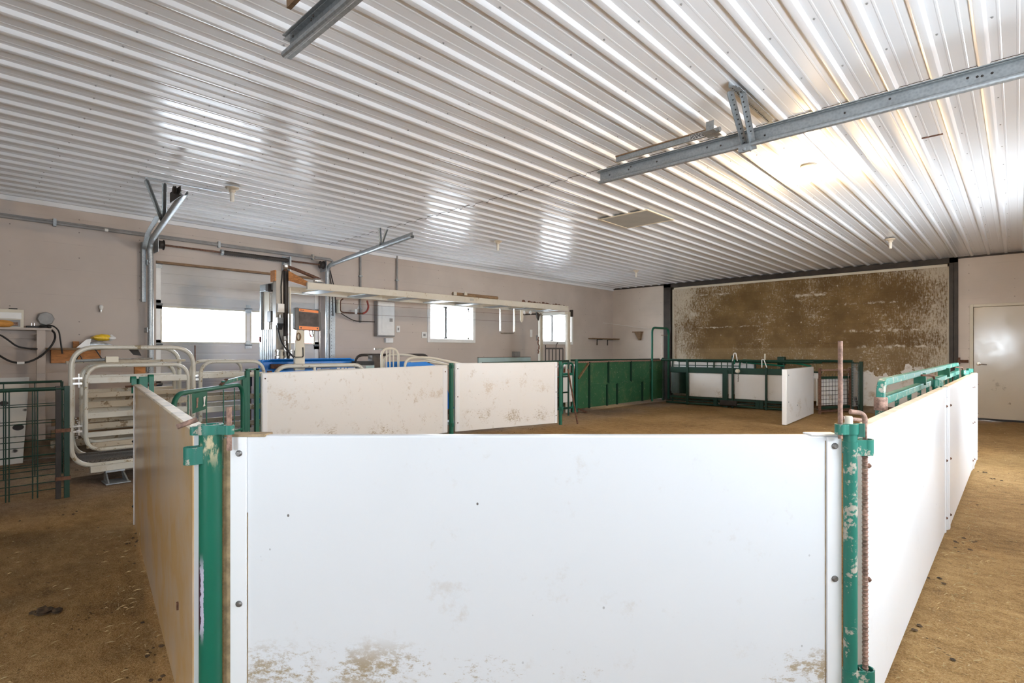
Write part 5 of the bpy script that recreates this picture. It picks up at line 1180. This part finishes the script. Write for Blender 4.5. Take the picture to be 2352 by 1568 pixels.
# ------------------------------------------------------------------ small gate and green sheeted gate along the left of the pen
SX = -6.56
t = thing('small_gate', 'narrow green gate with a white infill beside the stained panels', 'gate', (SX, 8.6, 0))
a, c = onx(1291, 880, SX).y, onx(1316, 880, SX).y
arch(MB(), SX, a, c, .10, onx(1305, 834, SX).z, .022, .10).build('frame_tube', M['green'], t)
MB().box((SX - .012, a + .015, .22), (SX + .0, c - .02, onx(1305, 862, SX).z)).build('infill', M['panel_far'], t); MB().bar(V(SX, a, onx(1305, 859, SX).z), V(SX, c, onx(1305, 859, SX).z), .03, .05).build('mid_rail', M['green'], t)
for y in (a, c): MB().tube([V(SX, y, 0), V(SX, y, .25)], .02, 8).build('leg', M['green'], t)
t = thing('prop_bar', 'rusty bar leaning against the green end post', 'bar', (-5.55, 7.35, 0)); MB().tube([V(-5.45, 7.45, .0), V(-5.575, 7.34, .93)], .014, 8).build('bar', M['rust_brown'], t)
t = thing('steel_drum', 'rusty brown drum lying behind the small green gate', 'drum', (-7.2, 9.2, 0))
b = MB(); b.lathe((-7.35, 9.6, .66), [(.27, -.45), (.29, -.44), (.29, -.15), (.305, -.14), (.29, -.13), (.29, .14), (.305, .15), (.29, .16), (.29, .44), (.27, .45)], 24, 'x'); b.build('shell', M['rust'], t)
M['rust_red'] = simple('red_brown_rusted_drum', (.23,.075,.03), .6, .1, .35, 10); t.children[0].data.materials[0] = M['rust_red']
for dx in (-.25, .2): MB().box((-7.35 + dx, 9.35, 0), (-7.31 + dx, 9.85, .40)).build('cradle', M['wood_brown'], t)
t = thing('sheeted_gate', 'mid green sheet-steel gate with ribs, left of the dark race', 'gate', (SX, 10.8, 0))
e0, e1 = onx(1324, 900, SX).y, 12.60
ztop = onx(1425, 829, SX).z
MB().box((SX - .015, e0 + .03, .06), (SX, e1 - .02, ztop - .01)).build('sheet', M['green_sheet'], t)
MB().bar(V(SX, e0, ztop), V(SX, e1, ztop), .05, .035).build('top_rail', M['rust'], t, bevel=.006)
MB().tube([V(SX - .2, e0 - .05, ztop + .035), V(SX - .1, e1, ztop + .02)], .02, 8).build('back_rail', M['green_dark_shaded'], t)
mid = .53
def S_(px, py): return onx(px, py, SX)
for px_, z0, z1 in ((1352, .05, ztop), (1396, mid, ztop), (1448, mid, ztop), (1393, .05, mid), (1416, .05, mid), (1474, .05, mid)):
    y = S_(px_, 870).y; MB().bar(V(SX + .015, y, z0), V(SX + .015, y, z1), .035, .035, (1, 0, 0)).build('rib', M['green_dark_shaded'], t)
MB().bar(V(SX + .015, S_(1352, 890).y, mid), V(SX + .015, e1 - .05, mid), .03, .035).build('mid_rail', M['green_sheet'], t)
MB().bar(V(SX + .014, S_(1327, 880).y, .68), V(SX + .014, S_(1350, 880).y, ztop - .03), .03, .05, (1, 0, 0)).build('brace', M['wood_brown'], t)
for y in (e0, e1): MB().tube([V(SX, y, 0), V(SX, y, ztop + .06)], .032, 12).build('end_post', M['green'] if y == e0 else M['green_dark_shaded'], t)
b = MB(); b.box((SX - .13, e0 - .105, 0), (SX - .05, e0 - .045, .95)); b.build('dark_post', M['steel_dark'], t)
b = MB(); b.tube([V(SX + .02, e0, .07), V(SX + .25, e0 - .02, .01)], .012, 8); b.tube([V(SX + .02, e0 + .03, .07), V(SX + .22, e0 + .06, .01)], .012, 8); b.build('drop_bolt', M['rust_brown'], t)
t = thing('tall_arch', 'tall green tube arch rising over the corner of the dark race', 'arch', (SX, 12.3, 0))
y0_, y1_ = onx(1497, 800, SX + .06).y, 12.76
zt_ = onx(1515, 753, SX + .06).z
b = MB(); b.sweep(fillet([V(SX + .07, y0_, .02), V(SX + .07, y0_, zt_), V(SX + .07, y1_, zt_), V(SX + .07, y1_, .02)], .15, 8), circ(.026, 10), (1, 0, 0)); b.build('arch_tube', M['green'], t)
MB().tube([V(SX + .07, y1_ - .35, zt_ - .18), V(SX + .07, y1_ - .37, 1.05)], .004, 5).build('cord', M['white'], t); MB().tube([V(SX + .07, y1_ - .04, zt_ - .17), V(SX + .07, y1_ - .40, zt_ - .18)], .008, 6).build('pin', M['rust'], t)

# ------------------------------------------------------------------ dark green race along the far side of the pen
RY = 11.95
def R(px, py, off=0.0): return ony(px, py, RY + off)
xa, xb = R(1541, 870).x, -2.97
t = thing('sorting_race', 'dark green race with white boards along the far side of the pen', 'race', ((xa+xb)/2, RY, 0))
zT = R(1620, 828).z; zM = R(1620, 850).z
MB().tube([V(xa - .25, RY, zT + .01), V(xb, RY, zT + .0)], .028, 10).build('top_rail', M['green_dark_shaded'], t)
MB().bar(V(xa, RY, zM), V(xb, RY, zM), .05, .13).build('board_rail', M['green_dark_shaded'], t, bevel=.005)
MB().bar(V(xa, RY - .01, .17), V(xb, RY - .01, .17), .04, .045).build('bottom_rail', M['green_dark_shaded'], t)
MB().tube([V(xa - .1, RY - .02, .035), V(xb, RY - .02, .035)], .025, 8).build('ground_rail', M['green_dark_shaded'], t)
MB().tube([V(xa - .1, RY + .02, .10), V(xb, RY + .02, .10)], .014, 8).build('ground_rail', M['green_dark_shaded'], t)
MB().tube([V(xa + .08, RY, zT - .11), V(R(1700, 850).x, RY, zT - .11)], .010, 6).build('inner_rail', M['green_dark_shaded'], t)
zb_ = R(1620, 915).z
for a_, c_ in ((1583, 1662), (1673, 1683), (1687, 1757), (1763, 1810)):
    MB().box((R(a_, 880).x, RY + .005, .20), (R(c_, 880).x, RY + .022, zM - .05)).build('white_board', M['panel_far'], t, bevel=.003)
M['drum_green'] = simple('dark_green_sheet', (.010,.030,.020), .3, .2, .3, 4)
b = MB(); cxx = R(1561, 870).x
for i in range(9):
    a0 = math.pi * i/8; 
x_l, x_r = R(1543, 870).x, R(1579, 870).x
for i in range(10):
    u0, u1 = i/10, (i+1)/10
    b._add([(x_l + (x_r-x_l)*u0, RY - .02 + .10*math.sin(math.pi*u0), .25), (x_l + (x_r-x_l)*u1, RY - .02 + .10*math.sin(math.pi*u1), .25), (x_l + (x_r-x_l)*u1, RY - .02 + .10*math.sin(math.pi*u1), zM + .03), (x_l + (x_r-x_l)*u0, RY - .02 + .10*math.sin(math.pi*u0), zM + .03),
            (x_l + (x_r-x_l)*u0, RY + .0 + .10*math.sin(math.pi*u0), .25), (x_l + (x_r-x_l)*u1, RY + .0 + .10*math.sin(math.pi*u1), .25), (x_l + (x_r-x_l)*u1, RY + .0 + .10*math.sin(math.pi*u1), zM + .03), (x_l + (x_r-x_l)*u0, RY + .0 + .10*math.sin(math.pi*u0), zM + .03)],
           [(0,1,2,3),(7,6,5,4),(0,4,5,1),(3,2,6,7)])
b.build('curved_gate', M['drum_green'], t)
for px_, w_, z1 in ((1580, .05, zT), (1667, .11, zM + .02), (1684, .035, zT + .12), (1761, .035, zM + .1)):
    x = R(px_, 870).x; MB().box((x - w_/2, RY - .05, 0), (x + w_/2, RY - .005, z1)).build('upright', M['green_dark_shaded'], t, bevel=.003)
for px_ in (1560, 1597, 1625, 1657, 1671, 1715):
    x = R(px_, 835).x; MB().tube([V(x, RY, zM), V(x, RY, zT)], .012, 8).build('spacer', M['green_dark_shaded'], t)
for px_ in (1645, 1742, 1750): x = R(px_, 920).x; MB().box((x - .04, RY - .06, .02), (x + .04, RY - .02, .19)).build('foot', M['green_dark_shaded'], t)
x = R(1672, 920).x; MB().box((x - .15, RY - .10, .04), (x + .22, RY - .03, .16)).build('pivot_block', M['steel_dark'], t, bevel=.02)
b = MB(); q = R(1694, 852, -.06); b.lathe(q, [(.03, -.05), (.045, -.02), (.045, .03), (.03, .05)], 12, 'y'); b.build('pulley', M['cream'], t)
b = MB(); 
for i in range(7): b.lathe((q.x + .02 + .006*(i % 2), q.y - .02, q.z - .06 - i*.026), [(.005, -.014), (.011, 0), (.005, .014)], 6)
b.build('chain', M['chain'], t)
def grip(px, py, tilt):
    c_ = R(px, py, -.05); b = MB(); b.tube(fillet([c_ + V(-.04 - tilt, 0, -.09), c_ + V(-.01, 0, .08), c_ + V(.03, 0, .08), c_ + V(.06 - tilt, 0, -.09)], .03, 4), .010, 8, (0, 1, 0)); return b
grip(1687, 819, 0).build('pull_handle', M['white'], t); grip(1751, 834, -.03).build('pull_handle', M['white'], t)
MB().bar(R(1687, 825, -.05), R(1687, 836, -.03), .02, .02, (0, 1, 0)).build('handle_stem', M['green'], t)
MB().tube([R(1757, 827, .1), R(1757, 812, .1)], .016, 8).build('peg', M['cream'], t)
# further, back side of the race
RZ = 12.50
def Q(px, py): return ony(px, py, RZ)
b = MB(); b.tube([V(xa - .1, RZ, 1.0), V(-2.95, RZ, 1.0)], .02, 8); b.build('back_rail', M['green_dark_shaded'], t); MB().tube([V(xa - .1, RZ, .80), V(-2.95, RZ, .80)], .016, 8).build('back_rail', M['green_dark_shaded'], t)
MB().box((Q(1540, 835).x, RZ + .02, .25), (Q(1731, 835).x, RZ + .035, Q(1640, 828).z)).build('back_board', M['panel_far'], t); MB().box((Q(1758, 850).x, RZ + .02, .2), (-3.0, RZ + .035, Q(1780, 853.5).z)).build('back_board', M['panel_far'], t)
for px_ in (1545, 1640, 1735, 1800): MB().tube([V(Q(px_, 850).x, RZ, 0), V(Q(px_, 850).x, RZ, 1.0)], .018, 8).build('back_post', M['green_dark_shaded'], t)
b = MB(); b.sweep(fillet([V(R(1690, 850).x, RY + .2, .8), V(R(1692, 850).x, RY + .2, 1.045), V(R(1830, 850).x, RY + .1, .985), V(R(1860, 850).x, RY + .1, .93)], .1, 6), circ(.02, 8)); b.build('slide_arm', M['green'], t)
b = MB(); b.tube([V(R(1700, 850).x, RY + .15, .99), V(R(1800, 850).x, RY + .05, .93)], .018, 8); b.build('slide_arm', M['green'], t)
t = thing('bar_gate', 'dark green pipe rail with a block, running along the brown wall panel', 'rail', (-3.2, 12.72, 0))
u0, u1 = ony(1795, 828, 12.72), ony(1958, 838, 12.72)
b = MB(); b.tube([V(u0.x, 12.72, u0.z), V(u1.x, 12.72, u0.z)], .028, 8); b.build('rail', M['green_dark_shaded'], t)
MB().box((u0.x - .07, 12.64, u0.z - .09), (u0.x + .08, 12.79, u0.z + .09)).build('block', M['green_dark_shaded'], t, bevel=.02)
for x in (u0.x, u1.x): MB().tube([V(x, 12.72, 0), V(x, 12.72, u0.z)], .022, 8).build('leg', M['green_dark_shaded'], t)
# mesh gates between the stub panel and the far wall
t = thing('mesh_gate', 'rust-framed wire mesh gate behind the tall rusty rod', 'gate', (-2.65, 12.1, 0))
P0, P1 = V(-2.84, 11.88, 0), V(-2.475, 12.64, 0)
zt_ = pd(1880, 848, 10.5).z
for s_, lab in ((0, 0), (1, 1)):
    pq = P0.lerp(P1, s_); MB().bar(pq, pq + V(0, 0, zt_ + .02), .045, .045, (1, 0, 0)).build('post', M['rust_brown'], t)
for z_, m_ in ((zt_ - .02, 'rust'), (zt_ - .17, 'green_dark_shaded'), (.12, 'green_dark_shaded'), (.05, 'rust_brown')): MB().bar(P0 + V(0,0,z_), P1 + V(0,0,z_), .03, .05 if m_ == 'green_dark_shaded' else .03).build('rail', M[m_], t)
b = MB(); L_ = (P1 - P0).length
for i in range(1, 10): b.tube([P0.lerp(P1, i/10) + V(0,0,.12), P0.lerp(P1, i/10) + V(0,0,zt_ - .1)], .004, 5)
for i in range(7): b.tube([P0 + V(0,0,.2 + i*.085), P1 + V(0,0,.2 + i*.085)], .004, 5)
b.build('wire_mesh', M['black'], t)
dP = (P1 - P0).normalized(); nP = V(dP.y, -dP.x, 0)
MB().slab(P0 - nP*.06 , P1 - nP*.06, .16, zt_ - .19, 0, .012).build('white_backing', M['panel_far'], t)
ch = MB()
for i in range(12): ch.lathe(P1 + nP*.03 - dP*.09 + V(0, 0, .78 - i*.03), [(.006, -.014), (.013, 0), (.006, .014)], 6)
ch.build('chain', M['chain'], t)
t = thing('mesh_gate', 'narrow square-mesh gate in front of the dark green end post', 'gate', (-2.3, 12.6, 0))
P2, P3 = V(-2.42, 12.50, 0), V(-2.33, 12.62, 0)
b = MB()
for i in range(6): b.tube([P2.lerp(P3, i/5) + V(0,0,.13), P2.lerp(P3, i/5) + V(0,0,1.0)], .004, 5)
for i in range(17): b.tube([P2 + V(0,0,.15 + i*.052), P3 + V(0,0,.15 + i*.052)], .003, 5)
b.build('wire_mesh', M['galv'], t); MB().bar(P2 + V(0,0,1.0), P3 + V(0,0,1.0), .02, .02).build('rail', M['green_dark_shaded'], t)
for pq in (P2, P3): MB().tube([pq, pq + V(0,0,1.0)], .008, 8).build('leg', M['green_dark_shaded'], t)
q = ony(1978, 900, 12.70)
t = thing('gate_post', 'dark green end post in front of the brown wall panel', 'post', (q.x, 12.70, 0), 'green pen posts')
zt_ = ony(1978, 830, 12.70).z
MB().bar(V(q.x, 12.70, 0), V(q.x, 12.70, zt_), .075, .06, (1, 0, 0)).build('square_tube', M['green_dark_shaded'], t, bevel=.005)
MB().bar(V(q.x - .10, 12.66, .32), V(q.x - .02, 12.68, .02), .02, .05, (1, 0, 0)).build('foot_strut', M['steel_dark'], t)
# ------------------------------------------------------------------ bits on the dirt floor
def clod(b, x, y, r, rr):
    n_, m_ = 9, 6; base = len(b.v)
    for j in range(m_ + 1):
        for i in range(n_):
            th, ph = 2*math.pi*i/n_, math.pi*.5*j/m_
            k = r * rr.uniform(.7, 1.25); b.v.append(V(x + k*math.cos(th)*math.cos(ph)*1.3, y + k*math.sin(th)*math.cos(ph), max(-.005, .55*k*math.sin(ph))))
    for j in range(m_):
        for i in range(n_):
            l = (i+1) % n_; b.f.append((base + j*n_+i, base + j*n_+l, base + (j+1)*n_+l, base + (j+1)*n_+i)); b.mi.append(0)
    return b
rr = random.Random(21)
def on_floor(px, py): return onz(px, py, 0)
for i, (px_, py_, r, lab) in enumerate(((100, 1405, .036, 'dark clod of dung alone on the dirt beside the tan panel'),)):
    q = on_floor(px_, py_); t = thing('dung_clod', lab, 'dung', (q.x, q.y, 0)); b = MB()
    clod(b, q.x, q.y, r, rr); clod(b, q.x + .035, q.y + .045, r*.6, rr); clod(b, q.x - .02, q.y - .03, r*.5, rr); b.build('lump', M['clod'], t, ang=50)
b = MB()
spots = [(2190, 1245), (2230, 1240), (2205, 1262), (2260, 1085), (2285, 1100), (2100, 1440), (2150, 1330), (320, 1225), (330, 1235), (310, 1250), (368, 1490), (375, 1560), (160, 1180), (180, 1080), (1215, 985), (1250, 985), (1150, 990)]
for px_, py_ in spots:
    q = on_floor(px_, py_)
    for k in range(4): clod(b, q.x + rr.uniform(-.05, .05), q.y + rr.uniform(-.05, .05), rr.uniform(.004, .011), rr)
for k in range(260):
    x, y = rr.uniform(-7.8, .8), rr.uniform(-.5, 12.3); clod(b, x, y, rr.uniform(.003, .008), rr)
b.use(1)
for k in range(1300):
    if k < 500: x, y = rr.uniform(-.3, .85), rr.uniform(1.5, 7)
    elif k < 800: x, y = rr.uniform(-5.5, -1.0), rr.uniform(-.8, .9)
    else: x, y = rr.uniform(-7.5, .5), rr.uniform(1, 12)
    if k % 5 == 0 and k < 800:
        x, y = ((rr.uniform(-.33, -.15), rr.uniform(2, 6)) if k < 500 else (rr.uniform(-4.4, -2), 0)); y = y if k < 500 else .90 - .157*(x + 4.5) - abs(rr.gauss(.06, .05))
    if -7.3 < x < -6.0 and .5 < y < 9: continue
    L_, a_ = rr.uniform(.010, .045), rr.uniform(0, math.pi); dx, dy = math.cos(a_)*L_/2, math.sin(a_)*L_/2; w_ = .0007
    nx_, ny_ = -math.sin(a_)*w_, math.cos(a_)*w_; z_ = rr.uniform(.002, .006)
    b._add([(x-dx-nx_, y-dy-ny_, z_-.004), (x+dx-nx_, y+dy-ny_, z_), (x+dx+nx_, y+dy+ny_, z_), (x-dx+nx_, y-dy+ny_, z_-.004), (x, y, z_+.003)], [(0,1,4),(1,2,4),(2,3,4),(3,0,4)])
o = b.build('straw_litter', [M['clod'], M['straw']], smooth=False); tag(o, 'short straw stalks and dung crumbs scattered over the dirt floor', 'litter', kind='stuff')
# barn across the yard, seen faintly through the garage door glass
t = thing('barn_outside', 'pale red barn out in the yard beyond the garage door glass', 'barn', (-60, 20, 0))
q0, q1, q2 = onx(692, 786, -60), onx(716, 752, -60), onx(745, 775, -60)
bx = onx(690, 786, -60).y
b = MB(); y0_, y1_ = onx(693, 786, -60).y, onx(800, 786, -60).y
b.box((-66, y0_ + 1.5, -2), (-60, y1_, onx(700, 768, -60).z)); b.build('barn_walls', simple('red_barn_boards', (.35,.05,.04), .7, 0, .1, 2), t)
za = onx(700, 767, -60).z; b = MB(); b._add([(-59.5, y0_ + 1, za), (-66.5, y0_ + 1, za), (-63, y0_ + 3.5, za + 2.6), (-59.5, y1_, za), (-66.5, y1_, za), (-63, y1_, za + 2.6)], [(0,1,2),(3,5,4),(0,2,5,3),(1,4,5,2),(0,3,4,1)]); b.build('barn_roof', simple('barn_roof_red', (.40,.09,.07), .6, 0, .1, 2), t)
struct(MB().box((-140, -80, -.6), (XL - .6, 140, -.5)).build('ground_outside', simple('snowy_yard', (.7,.7,.7), .9, 0, .05, 1)))
# ------------------------------------------------------------------ daylight and camera
w = bpy.data.worlds.new('sky'); SC.world = w; w.use_nodes = True
bg = w.node_tree.nodes['Background']; bg.inputs[0].default_value = (.80, .90, 1.0, 1); bg.inputs[1].default_value = SKY
def portal(name, loc, rot, sx, sy):
    l = bpy.data.lights.new(name, 'AREA'); l.shape = 'RECTANGLE'; l.size = sx; l.size_y = sy; l.cycles.is_portal = True
    o = bpy.data.objects.new(name, l); COL.objects.link(o); o.location = loc; o.rotation_euler = rot; return o
H = math.pi / 2
portal('portal_left_door', (XL - .14, 3.1, 1.585), (H, 0, -H), 2.2, .5)
portal('portal_window', (XL - .17, 7.015, 1.80), (H, 0, -H), 1.13, .68)
portal('portal_far_window', (XL - .17, 10.365, 1.80), (H, 0, -H), 1.13, .68)
portal('portal_side_door', (XR + .14, 2.55, 1.585), (H, 0, H), 2.7, .5)
portal('portal_added_side', (XR + .17, -.85, 1.55), (H, 0, H), .8, .6)
portal('portal_added_passage', (XR + .17, 7.6, 1.55), (H, 0, H), 2.4, .9)
portal('portal_rear_window', (-.65, YF - .17, 1.475), (H, 0, 0), 1.0, 1.05)
cd = bpy.data.cameras.new('camera'); co = bpy.data.objects.new('camera', cd); COL.objects.link(co)
cd.sensor_width = 36; cd.lens = F / 2352 * 36; cd.shift_y = (HY - 784) / 2352; cd.clip_start = .02
co.location = (0, 0, CH); co.rotation_euler = (math.pi / 2, 0, TH); SC.camera = co
vs_ = SC.view_settings; SC.display_settings.display_device = 'sRGB'
vs_.view_transform = 'Standard'; vs_.look = 'None'; vs_.gamma = 1; vs_.use_curve_mapping = False; vs_.exposure = EXPO
SC.cycles.max_bounces = 10; SC.cycles.diffuse_bounces = 5; SC.cycles.glossy_bounces = 4; SC.cycles.transparent_max_bounces = 12
SC.cycles.sample_clamp_indirect = 8; SC.cycles.use_denoising = True; SC.cycles.caustics_reflective = False
